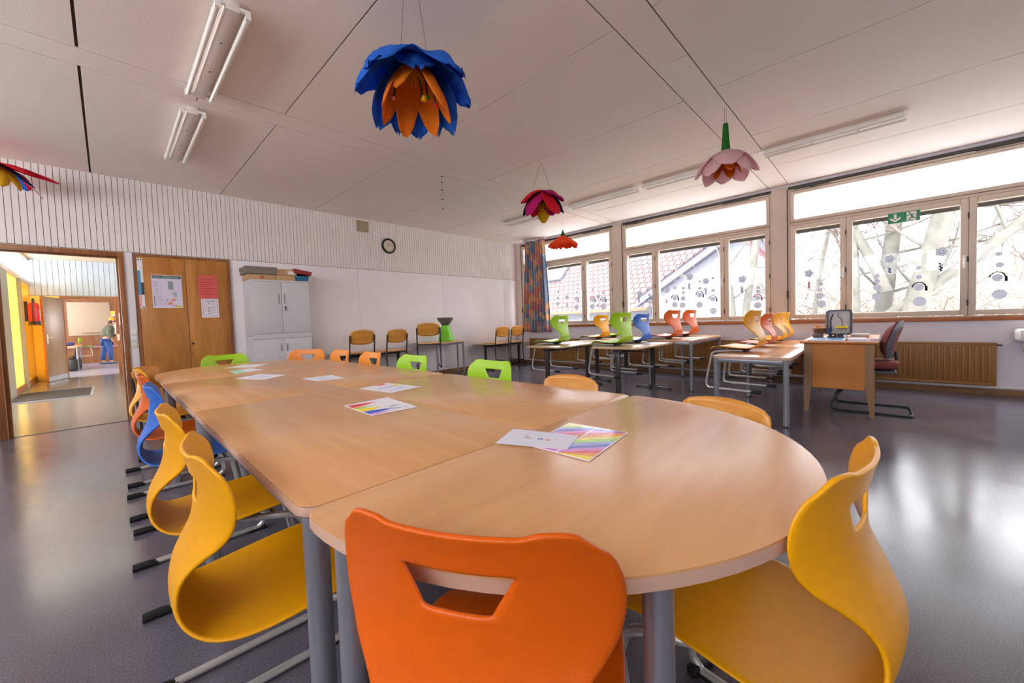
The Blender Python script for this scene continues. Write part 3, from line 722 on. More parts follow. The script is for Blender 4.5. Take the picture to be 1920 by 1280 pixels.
MB().box((.0, -.1715, .035), (.05, .001, .03)).build('stamp', mat('red_stamp', (200, 90, 60), .7), o)
carton('cardboard_box', 'flat brown cardboard box in the middle below the labelled parcel', 1.745, 6.42, 1.802, .26, .34, .075, kr)
carton('storage_box', 'grey lidded box on top of the left cardboard box', 1.37, 6.38, 1.879, .38, .36, .10, kg, lid=kg)
o = carton('parcel', 'brown parcel with a white address label on the cabinet', 1.755, 6.42, 1.879, .27, .34, .09, kr)
MB().box((.06, -.171, .04), (.09, .001, .05)).build('address_label', M['white'], o)
carton('storage_box', 'blue box under the tilted red box on the cabinet', 2.02, 6.42, 1.802, .17, .32, .075, bl, lid=bl)
o = carton('storage_box', 'dark red lidded box lying tilted on the blue box', 1.99, 6.40, 1.885, .24, .30, .06, rd, 0, .16, lid=rd)
# ------------------------------------------------------------------ built-in cupboard left of the cabinet
M['oakdoor'] = mat('golden_veneer', (202, 138, 66), .36, wood=((7, 7, 1.0), (166, 104, 44)))
cu = thing('wall_cupboard', 'tall two door wooden cupboard with notices next to the doorway', 'cupboard')
ux0, ux1, uz = .272, 1.262, 2.10
MB().b2((ux0, YB-.03, 0), (ux0+.03, YB-.0005, uz)).b2((ux1-.03, YB-.03, 0), (ux1, YB-.0005, uz)).b2((ux0+.03, YB-.03, uz-.03), (ux1-.03, YB-.0005, uz)).b2((ux0+.03, YB-.03, 0), (ux1-.03, YB-.0005, .06)).build('frame', M['oakframe'], cu)
MB().b2((ux0-.006, YB-.012, 0), (ux0-.0005, YB-.0005, uz+.006)).b2((ux1+.0005, YB-.012, 0), (ux1+.006, YB-.0005, uz+.006)).b2((ux0-.006, YB-.012, uz+.0005), (ux1+.006, YB-.0005, uz+.006)).build('shadow_gap', M['dark'], cu)
for a, b in ((ux0+.033, .765), (.769, ux1-.033)):
    MB().b2((a, YB-.034, .063), (b, YB-.01, uz-.033), .002).build('door', M['oakdoor'], cu)
MB().cyl((.80, YB-.045, .93), (.80, YB-.034, .93), .014, 14).cyl((.80, YB-.052, .93), (.80, YB-.045, .93), .006, 8).build('lock', M['dark'], cu)
YP = YB-.0365
ink = mat('printed_ink', (90, 92, 110), .8); inkr = mat('printed_red', (226, 120, 100), .8)
def sheet(name, lab, cat, x0, x1, z0, z1, m, y=YP, th=.0015, group=None):
    o = thing(name, lab, cat, ((x0+x1)/2, y, (z0+z1)/2), 0, group)
    MB().box((0, 0, 0), (x1-x0, th, z1-z0)).build('sheet', m, o, 0)
    return o
def marks(par, name, rects, m, th=.0008, off=-.0012):
    mb = MB()
    for a, b, c, d in rects: mb.box(((a+b)/2, off, (c+d)/2), (b-a, th, d-c))
    return mb.build(name, m, par, 0)
TXR = Matrix.Rotation(PI/2, 4, 'X')
p = sheet('escape_plan', 'white escape plan poster with dark green heading on the cupboard door', 'poster', .425, .722, 1.415, 1.842, mat('poster_paper', (222, 212, 232), .5))
marks(p, 'heading_bar', [(-.142, .142, .168, .206)], mat('dark_green_print', (44, 96, 92), .5))
text('Flucht- und Rettungsplan', .0255, Matrix.Translation((-.134, -.0019, .179)) @ TXR, M['white'], p, 'heading')
marks(p, 'plan_drawing', [(.01, .06, .03, .135)], mat('grey_print', (140, 150, 152), .6))
R = []
for (a, b, c, d) in ((-.135, -.06, .045, .125), (-.135, -.06, -.045, .035), (.06, .10, -.0, .03)):
    R += [(a, b, d-.001, d), (a, b, c, c+.001), (a, a+.001, c, d), (b-.001, b, c, d)]+[(a+.01, b-.02-.01*(k % 3), d-.012-.012*k, d-.010-.012*k) for k in range(int((d-c)/.012)-1)]
for k in range(9): R.append((-.12, -.03-.012*(k % 3), -.06-.015*k, -.058-.015*k))
R += [(-.134, -.126, -.19, -.06), (-.01, .002, -.118, -.106), (-.03, -.02, -.148, -.138), (.07, .095, -.062, -.054)]
marks(p, 'fine_print', R, ink)
marks(p, 'green_block', [(.05, .09, -.05, -.01)], mat('pale_green_print', (150, 186, 160), .6))
marks(p, 'red_lettering', [(.04, .085, -.105, -.092), (.03, .07, -.122, -.108), (.01, .045, -.15, -.138), (-.01, .05, -.168, -.154), (.05, .085, -.185, -.178)], inkr)
marks(p, 'yellow_label', [(.07, .138, -.205, -.183)], mat('yellow_print', (222, 214, 60), .6))
p = sheet('red_notice', 'red notice sheet with lines of text on the cupboard door', 'poster', .895, 1.108, 1.545, 1.862, mat('red_paper', (222, 96, 92), .6))
marks(p, 'text_lines', [(-.06, .06, .098, .104)]+[(-.085, .08-.03*(k % 3), .06-.027*k, .064-.027*k) for k in range(7)], mat('dark_red_print', (140, 50, 56), .7))
p = sheet('white_notice', 'white notice with violet border directly under the red one', 'poster', .915, 1.108, 1.28, 1.54, mat('notice_paper', (236, 228, 236), .6))
marks(p, 'border', [(-.08, .08, .105, .109), (-.08, .08, -.109, -.105), (-.08, -.077, -.105, .105), (.077, .08, -.105, .105)], mat('violet_print', (110, 92, 150), .7))
marks(p, 'text_lines', [(-.05, .05, .09, .096)]+[(-.065, -.03, .07-.03*k, .073-.03*k) for k in range(5)]+[(.0, .06, .07-.022*k, .073-.022*k) for k in range(7)]+[(-.022, -.008, z, z+.012) for z in (.055, -.0, -.025, -.05, -.08)], ink)
p = sheet('height_strip', 'long narrow measuring strip in white, blue, black and pink', 'chart', .30, .352, 1.41, 2.045, M['white'])
marks(p, 'blue_band', [(-.026, .0, -.145, .16)], mat('blue_print', (70, 150, 200), .5))
marks(p, 'black_band', [(.001, .026, -.145, .01)], mat('black_print', (70, 62, 58), .5))
marks(p, 'pink_band', [(-.026, .0, -.30, -.146)], mat('pink_print', (236, 170, 170), .5))
marks(p, 'end_marks', [(-.02, -.005, .29, .305), (.005, .018, .29, .305), (0, .022, -.31, -.30)], M['black'])
sw = thing('light_switch', 'double white light switch above the socket beside the cupboard', 'switch', (.232, YB-.006, 1.07))
MB().box((0, 0, .04), (.075, .012, .078), bev=.003).box((0, 0, -.04), (.075, .012, .078), bev=.003).build('plate', mat('switch_plastic', (224, 220, 212), .4), sw)
for z in (.04, -.04): MB().box((0, -.008, z), (.055, .006, .058), bev=.002).build('rocker', M['white'], sw)
so = thing('power_socket', 'white wall socket below the light switch', 'socket', (.232, YB-.006, .955))
MB().box((0, 0, 0), (.075, .012, .075), bev=.003).build('plate', mat('socket_plastic', (220, 214, 200), .4), so)
MB().lathe([(.0, -.002), (.019, -.002), (.02, -.008), (.023, -.008)], rot=Matrix.Rotation(PI/2, 4, 'X')).build('insert', mat('socket_insert', (150, 140, 130), .5), so)

# clock, vent
ck = thing('wall_clock', 'round black framed wall clock on the boarded wall', 'clock', (3.785, YB-.018, 2.585))
RX = Matrix.Rotation(PI/2, 4, 'X')
MB().lathe([(0, 0), (.14, 0), (.145, .015), (.138, .034), (.122, .040), (.112, .034), (.110, .012)], n=48, rot=RX).build('rim', M['black'], ck)
MB().lathe([(0, .014), (.1105, .014)], n=48, rot=RX).build('dial', mat('clock_dial', (222, 210, 192), .5), ck)
mb = MB()
for k in range(12):
    a = k*PI/6; mb.box((.093*math.sin(a), -.0155, .093*math.cos(a)), (.005, .001, .016), Matrix.Rotation(a, 4, 'Y'))
mb.build('hour_marks', M['dark'], ck)
for a, l, w in ((-.42, .062, .007), (.98, .088, .005)):
    MB().box((l/2*math.sin(a), -.019, l/2*math.cos(a)), (w, .002, l), Matrix.Rotation(a, 4, 'Y')).build('hand', M['black'], ck)
vt = thing('wall_vent', 'square beige ventilation grille near the ceiling of the back wall', 'vent', (3.285, YB-.024, 2.88))
mb = MB(); ring2 = [(-.13, .13, .10, .115), (-.13, .13, -.115, -.10), (-.13, -.112, -.10, .10), (.112, .13, -.10, .10)]
for a, b, c, d in ring2: mb.box(((a+b)/2, 0, (c+d)/2), (b-a, .014, d-c), bev=.002)
mb.build('frame', M['clad'], vt)
mb = MB().box((0, .003, 0), (.224, .004, .2))
for k in range(12): mb.box((0, -.001, -.09+.0165*k), (.222, .006, .008))
mb.build('grille', mat('vent_beige', (170, 152, 122), .6), vt)

# ------------------------------------------------------------------ exit sign on the window
ex = thing('exit_sign', 'green emergency exit sign with arrow and running man on the window', 'sign', (WX-.012, -.19, 2.272))
MB().box((0, 0, 0), (.004, .30, .135)).build('panel', mat('exit_green', (30, 134, 84), .4), ex)
wm = M['white']
def yz(par, name, polys, m, x=-.0024, th=.0006):
    mb = MB()
    for P in polys: mb.prism([(p_[0], p_[1]) for p_ in P], 0, th, Matrix(((0, 0, -1, x), (-1, 0, 0, 0), (0, 1, 0, 0), (0, 0, 0, 1))))
    return mb.build(name, m, par, 0)
yz(ex, 'arrow', [[(-.093, .052), (-.067, .052), (-.067, -.01), (-.093, -.01)], [(-.13, .012), (-.13, -.014), (-.08, -.055), (-.08, -.026)], [(-.03, .012), (-.03, -.014), (-.08, -.055), (-.08, -.026)]], wm)
yz(ex, 'doorway', [[(.025, .058), (.115, .058), (.115, -.058), (.025, -.058)]], wm)
gp = bpy.data.materials['exit_green']
def lim(a, b, w):
    d = Vector((b[0]-a[0], b[1]-a[1])); n = Vector((-d.y, d.x)).normalized()*w
    return [(a[0]+n.x, a[1]+n.y), (a[0]-n.x, a[1]-n.y), (b[0]-n.x, b[1]-n.y), (b[0]+n.x, b[1]+n.y)]
yz(ex, 'running_man', [arc((.056, .040), .009, 0, 2*PI*.95, 12), lim((.066, .028), (.078, -.006), .009), lim((.066, .026), (.04, .012), .004), lim((.04, .012), (.026, .014), .004), lim((.07, .026), (.092, .022), .004), lim((.092, .022), (.104, .008), .004),
     lim((.076, -.004), (.062, -.03), .006), lim((.062, -.03), (.046, -.052), .005), lim((.08, -.004), (.084, -.026), .006), lim((.084, -.026), (.112, -.026), .005)], gp, -.0031)

# ------------------------------------------------------------------ radiators, pipe, sink
def radiator(lab, ya, yb, z0=.12, z1=.635):
    r = thing('radiator', lab, 'radiator', (0, 0, 0), 0, 'panel radiators under the windows')
    x = WX-.10
    MB().b2((x, yb, z0), (x+.045, ya, z1), .006).build('back_panel', M['rad'], r)
    mb = MB(); n = int((ya-yb-.06)/.05); s = (ya-yb-.06)/n
    for k in range(n):
        y = yb+.03+s*(k+.5)
        mb.box((x-.004, y, (z0+z1)/2), (.020, s*.55, z1-z0-.09), bev=.008)
    mb.b2((x-.006, yb, z1-.028), (x+.01, ya, z1), .004).b2((x-.006, yb, z0), (x+.01, ya, z0+.028), .004)
    mb.build('ribbed_front', M['rad'], r)
    MB().b2((x+.045, ya-.2, .3), (WX-.0015, ya-.15, .36)).b2((x+.045, yb+.15, .3), (WX-.0015, yb+.2, .36)).build('bracket', M['rad'], r)
    MB().cyl((x+.02, yb-.04, z1-.03), (x+.02, yb+.005, z1-.03), .008, 8).build('bleed_valve', M['dark'], r)
radiator('brown ribbed radiator behind the maroon office chair', 1.02, -.97)
radiator('brown ribbed radiator below the middle window, behind the desks', 3.80, 1.25)
radiator('brown ribbed radiator below the far window, beside the curtain', 6.35, 3.90)
tag(MB().cyl((WX-.03, 6.6, .095), (WX-.03, -1.3, .095), .012, 10).build('heating_pipe', M['white']), 'white heating pipe running below the radiators', 'pipe')
sk = thing('wash_basin', 'white wash basin on the window wall at the right picture edge', 'sink', (WX-.002, -1.45, 0))
MB().b2((-.34, -.24, .66), (0, .36, .80), .03).build('basin', M['white'], sk)
mb = MB().b2((-.26, -.18, .52), (0, .30, .66), .05); mb.build('trap_cover', M['white'], sk)
MB().b2((-.30, .3605, .69), (-.20, .366, .77)).build('overflow_panel', M['clad'], sk)
MB().tube([(-.05, .06, .80), (-.05, .06, .95), (-.16, .06, .97), (-.18, .06, .93)], .012, 8).build('tap', M['chrome'], sk)

# ------------------------------------------------------------------ curtain
cm = bpy.data.materials.new('patterned_curtain'); cm.use_nodes = True; nt = cm.node_tree; pb = nt.nodes['Principled BSDF']; pb.inputs['Roughness'].default_value = .9
tc = nt.nodes.new('ShaderNodeTexCoord'); mp = nt.nodes.new('ShaderNodeMapping'); mp.inputs['Scale'].default_value = (.1, 15, 6.5); mp.inputs['Rotation'].default_value = (.5, 0, 0)
vo = nt.nodes.new('ShaderNodeTexVoronoi'); vo.inputs['Scale'].default_value = 1.0; vo.inputs['Randomness'].default_value = 1
no = nt.nodes.new('ShaderNodeTexNoise'); no.inputs['Scale'].default_value = 7; mx = nt.nodes.new('ShaderNodeMixRGB'); mx.inputs[0].default_value = .12
nt.links.new(tc.outputs['Object'], mp.inputs[0]); nt.links.new(mp.outputs[0], mx.inputs[1]); nt.links.new(tc.outputs['Object'], no.inputs[0]); nt.links.new(no.outputs['Color'], mx.inputs[2]); nt.links.new(mx.outputs[0], vo.inputs['Vector'])
cr = nt.nodes.new('ShaderNodeValToRGB'); cr.color_ramp.interpolation = 'CONSTANT'
cols = [(0, (92, 120, 158)), (.22, (206, 104, 90)), (.40, (226, 150, 110)), (.56, (120, 150, 186)), (.70, (186, 92, 96)), (.84, (222, 168, 96))]
while len(cr.color_ramp.elements) < len(cols): cr.color_ramp.elements.new(.5)
for e, (p_, c) in zip(cr.color_ramp.elements, cols): e.position = p_; e.color = (*lin(c), 1)
sp = nt.nodes.new('ShaderNodeSeparateColor'); nt.links.new(vo.outputs['Color'], sp.inputs[0]); nt.links.new(sp.outputs[0], cr.inputs[0])
m2 = nt.nodes.new('ShaderNodeMixRGB'); m2.inputs[0].default_value = .22; n3 = nt.nodes.new('ShaderNodeTexNoise'); n3.inputs['Scale'].default_value = 22
nt.links.new(tc.outputs['Object'], n3.inputs[0]); nt.links.new(cr.outputs[0], m2.inputs[1]); nt.links.new(n3.outputs['Color'], m2.inputs[2]); nt.links.new(m2.outputs[0], pb.inputs['Base Color'])
tr_ = nt.nodes.new('ShaderNodeBsdfTranslucent'); ms = nt.nodes.new('ShaderNodeMixShader'); ms.inputs[0].default_value = .06
nt.links.new(m2.outputs[0], tr_.inputs['Color']); nt.links.new(pb.outputs[0], ms.inputs[1]); nt.links.new(tr_.outputs[0], ms.inputs[2]); nt.links.new(ms.outputs[0], nt.nodes['Material Output'].inputs['Surface'])
cur = thing('curtain', 'gathered curtain patterned in red, orange and blue at the far window', 'curtain', (WX-.12, 6.06, 0))
P = []
for i in range(25):
    v = i/24; z = 2.985-2.2*v; w = .30+.13*v
    P.append([(.062*math.sin(t_*2*PI*9+.5*math.sin(3*v))*(.55+.45*v)-.012*math.sin(t_*31), -w+2*w*t_+.02*v, z+.01*math.sin(9*t_)) for t_ in [j/260 for j in range(261)]])
o = MB().grid(P).build('fabric', cm, cur, 80); so_ = o.modifiers.new('thickness', 'SOLIDIFY'); so_.thickness = .003
MB().b2((-.02, -.34, 2.985), (.02, .34, 3.012)).build('curtain_rail', M['white'], cur)

# ------------------------------------------------------------------ ceiling lamps
def lamp(lab, x, y0, y1, tubes=2):
    t = thing('fluorescent_lamp', lab, 'lamp', (x, 0, CZ), 0, 'unlit fluorescent lamps'); w = .034
    MB().b2((-w, y0+.01, -.06), (w, y1-.01, -.001), .004).build('housing', M['lampw'], t)
    for s in ((-1, 1) if tubes == 2 else (1,)):
        xx = s*.075
        tb = MB().cyl((xx, y0+.03, -.052), (xx, y1-.03, -.052), .0165, 16).build('tube', M['tube'], t)
        MB().b2((xx-.014 if s > 0 else xx-.012, y0+.01, -.07), (xx+.012 if s > 0 else xx+.014, y0+.03, -.02)).b2((min(xx, s*w), y0+.012, -.04), (max(xx, s*w), y0+.03, -.02)).build('lamp_holder', M['white'], t)
        MB().b2((xx-.014, y1-.03, -.07), (xx+.014, y1-.01, -.02)).b2((min(xx, s*w), y1-.03, -.04), (max(xx, s*w), y1-.012, -.02)).build('lamp_holder', M['white'], t)
    mb = MB()
    for q in (.3, .62): mb.cyl((0, y0+(y1-y0)*q, -.063), (0, y0+(y1-y0)*q, -.06), .006, 8)
    mb.build('screw', M['dark'], t)
    return t
M['lampw'] = mat('lamp_housing', (230, 220, 212), .45); M['tube'] = mat('unlit_tube_glass', (240, 236, 228), .15, spec=.7)
lamp('twin tube ceiling lamp at the upper left, nearer to the camera', .61, 2.74, 3.98)
lamp('twin tube ceiling lamp at the upper left, farther one with short view', .61, 4.27, 5.60)
lamp('ceiling lamp near the windows, right of the pale pink flower', 5.56, -.17, 1.05)
lamp('ceiling lamp near the windows, passing behind the pale pink flower', 5.56, 1.31, 2.55)
lamp('ceiling lamp near the windows, between the pink and magenta flowers', 5.56, 2.64, 3.87)
lamp('farthest ceiling lamp near the windows, behind the magenta flower', 5.56, 4.1, 5.35)

# ------------------------------------------------------------------ paper flowers
def petal(L, W, th0, bend, az, base=(0, 0, 0), r0=.03, cup=.25, tip=1.0, wob=.0, n=12, m=9, seed=0):
    """a hanging petal: starts horizontally outwards at angle th0 below horizontal and bends down by bend"""
    rr = random.Random(seed); P = []; u, z, th = r0, 0, th0; ca, sa = math.cos(az), math.sin(az)
    for i in range(n+1):
        v = i/n; w = W*max(.12, math.sin(PI*min(1, (v*.86+.10)))**.7 if v < .8 else math.sin(PI*.788)**.7*(1-((v-.8)/.2)**2*tip*.8))
        row = []
        for j in range(m):
            t = 2*j/(m-1)-1; d = cup*w*(t*t)+wob*math.sin(5*t+7*v+seed)*w
            uu = u - math.sin(th)*d*-1*-1; zz = z-math.cos(th)*d
            jag = rr.uniform(-1, 1)*wob*.25 if i == n else 0
            row.append((base[0]+uu*ca-w*t*sa, base[1]+uu*sa+w*t*ca, base[2]+zz-jag))
        P.append(row)
        u += L/n*math.cos(th); z -= L/n*math.sin(th); th += bend/n
    return P
def crepe(name, rgb, tr=.35):
    m = mat(name, rgb, .9, noise=(30, .10), bump=(90, .5)); nt = m.node_tree; p = nt.nodes['Principled BSDF']
    t = nt.nodes.new('ShaderNodeBsdfTranslucent'); t.inputs['Color'].default_value = (*lin(rgb), 1); s = nt.nodes.new('ShaderNodeMixShader'); s.inputs[0].default_value = tr
    nt.links.new(p.outputs[0], s.inputs[1]); nt.links.new(t.outputs[0], s.inputs[2]); nt.links.new(s.outputs[0], nt.nodes['Material Output'].inputs['Surface']); return m
cB, cO, cR, cMg, cY, cPk, cG, cN = crepe('blue_crepe', (36, 110, 214)), crepe('orange_crepe', (238, 130, 20)), crepe('red_crepe', (234, 20, 52)), crepe('magenta_crepe', (206, 20, 120)), crepe('yellow_crepe', (226, 184, 30)), crepe('pink_crepe', (244, 212, 216), .5), crepe('green_crepe', (38, 120, 38)), crepe('navy_crepe', (36, 44, 110))
cV = crepe('vermilion_crepe', (244, 84, 24))
def addpetal(par, mt_, **k):
    o = MB().grid(petal(**k)).build("petal", mt_, par, 80); s = o.modifiers.new('thickness', 'SOLIDIFY'); s.thickness = .0015
def strings(par, pts, r=.0012):
    for a, b in pts: MB().cyl(a, b, r, 6).build('string', M['dark'], par)
GF = 'crepe paper flowers hanging from the ceiling'
f = thing('paper_flower', 'big blue and orange paper flower hanging above the long table', 'paper flower', (1.35, 2.03, 2.67), 0, GF)
fa = math.atan2(-2.03, -1.35)              # direction towards the camera side
for k, (a, L, W, th, bd) in enumerate(((.12, .24, .14, -.05, 1.7), (.8, .40, .17, .0, 1.1), (-.75, .38, .17, .0, 1.15), (1.5, .42, .16, .05, 1.3), (-1.45, .42, .16, .05, 1.25), (2.2, .45, .12, .35, 1.1), (-2.2, .45, .12, .35, 1.1), (3.1, .45, .11, .4, 1.0), (2.65, .43, .10, .4, 1.0), (-2.7, .43, .10, .4, 1.0))):
    addpetal(f, cB, L=L, W=W, th0=th, bend=bd, az=fa+a, r0=.02, cup=.32, wob=.10, seed=k, n=14, m=13)
for k, (a, L) in enumerate(((.9, .36), (-.75, .25), (1.7, .37), (2.6, .39), (-2.8, .40), (-2.0, .38), (-1.35, .34))):
    addpetal(f, cO, L=L, W=.075, th0=.70, bend=.75, az=fa+a, base=(0, 0, -.02), r0=.03, cup=.35, wob=.05, seed=20+k)
for k, (dx, dy, ln) in enumerate(((-.10, .06, .24), (.05, -.05, .22), (.08, -.08, .27), (.06, .02, .20))):
    cord = MB().tube(smoothpts([(dx*.3, dy*.3, -.03), (dx*.9, dy*.9, -.12), (dx, dy, -ln*.8), (dx*1.1, dy*1.05, -ln)], 4), .006, 6).build('stamen_cord', M['black'], f)
    MB().ball((dx*1.1, dy*1.05, -ln), .012, 10).build('bead', (inkr, cG, cR, cY)[k], cord)
MB().ball((.03, -.05, -.235), (.016, .016, .02), 10).build('bead', cY, f)
mb = MB()
for k in range(14):
    a = 2*PI*k/14; mb.cyl((.01*math.cos(a), .01*math.sin(a), -.05), (.06*math.cos(a), .06*math.sin(a), -.12), .004, 5)
mb.build('stamens', cY, f)
strings(f, [((-.06, .05, .0), (-.03, .035, CZ-2.672)), ((.07, -.05, -.01), (.035, -.03, CZ-2.672))])
f = thing('paper_flower', 'magenta and red paper flower hanging before the window lamps', 'paper flower', (3.78, 3.03, 2.67), 0, GF, 1.1)
fa = math.atan2(-3.03, -3.78)
for k, (a, L, W, th, bd, m) in enumerate(((-1.2, .27, .15, .15, .9, cR), (1.2, .27, .15, .15, .9, cMg), (1.75, .33, .10, .45, .9, cN), (-1.9, .33, .10, .45, .9, cN), (-.85, .37, .13, .60, .95, cMg), (.85, .37, .13, .60, .95, cR), (3.1, .36, .09, .7, .8, cY), (2.4, .30, .10, .6, 1.0, cMg), (-2.4, .30, .10, .6, 1.0, cR))):
    addpetal(f, m, L=L, W=W, th0=th, bend=bd, az=fa+a, cup=.3, wob=.05, seed=k+40)
mb = MB()
for k in range(8):
    a = 2*PI*k/8; mb.cyl((0, 0, -.05), (.05*math.cos(a), .05*math.sin(a), -.15), .004, 5)
mb.build('stamens', M['dark'], f)
strings(f, [((-.08, .08, -.01), (0, 0, (CZ-2.672)/1.1)), ((.08, -.07, -.02), (.004, 0, (CZ-2.672)/1.1))])
f = thing('paper_flower', 'bright orange skirt shaped paper flower in front of the far window', 'paper flower', (6.13, 4.44, 2.68), 0, GF)
P = []; rr = random.Random(3)
for i in range(9):
    v = i/8; n = 56
    P.append([((.04+.24*v+.018*v*math.sin(9*2*PI*j/n))*math.cos(2*PI*j/n), (.04+.24*v+.018*v*math.sin(9*2*PI*j/n))*math.sin(2*PI*j/n), -.01-.17*v**1.2-(.05*rr.random() if i == 8 else 0)) for j in range(n)])
o = MB().grid(P, True).build('petal_skirt', cV, f, 60); o.modifiers.new('thickness', 'SOLIDIFY').thickness = .002
MB().lathe([(0, .10), (.01, .10), (.045, -.005), (.0, -.02)], n=14).build('stem', cG, f)
strings(f, [((0, 0, .09), (0, 0, CZ-2.682))])
f = thing('paper_flower', 'pale pink paper flower with green stem near the right lamp', 'paper flower', (4.11, 1.075, 2.62), 0, GF)
fa = math.atan2(-1.075, -4.11)
for k in range(8):
    a = k*2*PI/8+.1; addpetal(f, cPk, L=.36 if k else .33, W=.125, th0=.35 if k % 2 else .2, bend=1.15, az=fa+a, r0=.015, cup=.3, wob=.03, seed=60+k)
for k in range(5): addpetal(f, cO, L=.24, W=.06, th0=.7, bend=.8, az=fa+.3+k*2*PI/5, r0=.01, cup=.3, base=(0, 0, -.02), seed=80+k)
MB().lathe([(0, .25), (.022, .245), (.03, .10), (.04, .0), (0, -.01)], n=14).build('stem', cG, f)
MB().cyl((0, 0, -.02), (0, 0, -.17), .01, 8).build('pistil', cG, f)
strings(f, [((.01, .01, .24), (.01, .01, CZ-2.622)), ((-.012, -.012, .24), (-.01, -.01, CZ-2.622))])
f = thing('paper_flower', 'red and yellow paper flower cut by the left picture edge', 'paper flower', (-.70, 6.38, 2.84), 0, GF)
for k, (a, L, W, th, bd, m) in enumerate(((0, .42, .09, .05, .5, cR), (-.8, .40, .09, .1, .6, cR), (-.35, .34, .07, .45, .6, cN), (-.1, .42, .05, .55, .6, cPk), (-.6, .34, .06, .6, .8, cY), (-1.2, .34, .07, .6, .8, cY), (1, .38, .09, .1, .7, cR), (2, .38, .09, .1, .7, cR), (3, .38, .09, .1, .7, cR), (-1.9, .38, .09, .1, .7, cR), (.5, .3, .07, .5, .7, cB))):
    addpetal(f, m, L=L, W=W, th0=th, bend=bd, az=a, cup=.25, wob=.05, seed=k+100)
strings(f, [((.02, 0, .0), (.05, .02, CZ-2.842))])
ch = thing('mobile_thread', 'thin thread with small beads hanging from the ceiling mid room', 'mobile', (3.08, 4.11, 0))
MB().cyl((0, 0, 2.55), (0, 0, CZ-.001), .001, 6).build('thread', M['chrome'], ch)
for z in (2.56, 2.68, 2.80, 2.90, 2.97): MB().box((0, 0, z), (.018, .018, .010), bev=.003).build('bead', M['dark'], ch)

# ------------------------------------------------------------------ papers on the long table
pw = mat('drawing_paper', (240, 238, 244), .55)
def paper(name, lab, quad, z, m=None, th=.0008, cat='paper', group='drawings on the long table'):
    c = Vector((sum(q[0] for q in quad)/4, sum(q[1] for q in quad)/4)); o = thing(name, lab, cat, (c.x, c.y, z), 0, group)
    MB().prism([(q[0]-c.x, q[1]-c.y) for q in quad], 0, th).build('sheet', m or pw, o, 0); o['_q'] = 0; del o['_q']
    return o, [Vector((q[0]-c.x, q[1]-c.y)) for q in quad]
def on(o, q, name, strokes, th0=.0009, w=.004):
    """strokes: list of (colour material, [(u,v),...] closed polygons) in quad coordinates"""
    for m, polys in strokes:
        mb = MB()
        for P in polys:
            pts = [tuple((1-v)*((1-u)*q[0]+u*q[1])+v*((1-u)*q[3]+u*q[2])) for u, v in P]
            a = sum(pts[i][0]*pts[(i+1) % len(pts)][1]-pts[(i+1) % len(pts)][0]*pts[i][1] for i in range(len(pts)))
            mb.prism(pts if a > 0 else pts[::-1], th0, th0+.0003)
        mb.build(name, m, o, 0)
cr_ = {n: mat('crayon_'+n, c, .7) for n, c in dict(red=(224, 60, 90), yellow=(250, 226, 40), green=(150, 224, 90), blue=(70, 100, 210), violet=(222, 130, 220), orange=(250, 160, 60), lightblue=(140, 170, 236), grey=(170, 176, 200)).items()}
def rec(u0, v0, u1, v1): return [(u0, v0), (u1, v0), (u1, v1), (u0, v1)]
def sc4(u, v, n, s, seed):
    rr = random.Random(seed); return [rec(u+k*s*1.4, v+rr.uniform(-.02, .02), u+k*s*1.4+s, v+rr.uniform(.03, .07)) for k in range(n)]
ZT = TZ+.0008
sc_ = (1.1-TZ)/(1.1-.745)
def Q(*p): return [(a*sc_, b*sc_) for a, b in p]
o, q = paper('drawing', 'white drawing with green corner, second sheet from the far table end', Q((.702, 4.034), (.869, 4.12), (.927, 3.86), (.693, 3.731)), ZT)
on(o, q, 'green_area', [(mat('pale_green_crayon', (170, 226, 190), .7), [[(0, 1), (0, 0), (.5, .1), (.4, 1)]])])
o, q = paper('drawing', 'farthest thin looking white sheet on the long table', Q((.72, 4.40), (.93, 4.62), (1.09, 4.42), (.93, 4.20)), ZT)
on(o, q, 'pencil_lines', [(cr_['yellow'], [rec(.1, .2, .5, .25)]), (cr_['grey'], sc4(.3, .5, 6, .05, 1))])
o, q = paper('drawing', 'white sheet beside the green cornered drawing, with pencil sketch', Q((.619, 3.375), (.81, 3.526), (.912, 3.237), (.731, 3.096)), ZT)
on(o, q, 'pencil_lines', [(cr_['lightblue'], sc4(.2, .3, 8, .05, 2)+sc4(.3, .6, 6, .05, 3))])
o, q = paper('drawing', 'white sheet with pale blue sketch lying right of the table joint', Q((.906, 2.896), (1.11, 2.895), (1.096, 2.624), (.922, 2.654)), ZT)
on(o, q, 'pencil_lines', [(cr_['lightblue'], sc4(.15, .3, 7, .06, 4)+sc4(.2, .6, 7, .06, 5))])
o, q = paper('drawing', 'white drawing with a red dot and a yellow mark, mid table', Q((.951, 2.115), (1.154, 2.161), (1.193, 1.859), (.991, 1.828)), ZT)
on(o, q, 'crayon_marks', [(cr_['red'], [rec(.55, .02, .8, .12)]), (cr_['yellow'], [rec(.8, .3, .97, .45)]), (cr_['lightblue'], sc4(.2, .4, 8, .06, 6)+sc4(.25, .7, 6, .06, 7))])
o, q = paper('drawing', 'white drawing with red, yellow and blue flames along its left edge', Q((.706, 1.724), (.921, 1.738), (.893, 1.422), (.693, 1.436)), ZT)
def flame(v0, v1, ln): return [(0.03, v0), (ln*.4, v0+.01), (ln, (v0+v1)/2), (ln*.5, v1-.01), (.03, v1)]
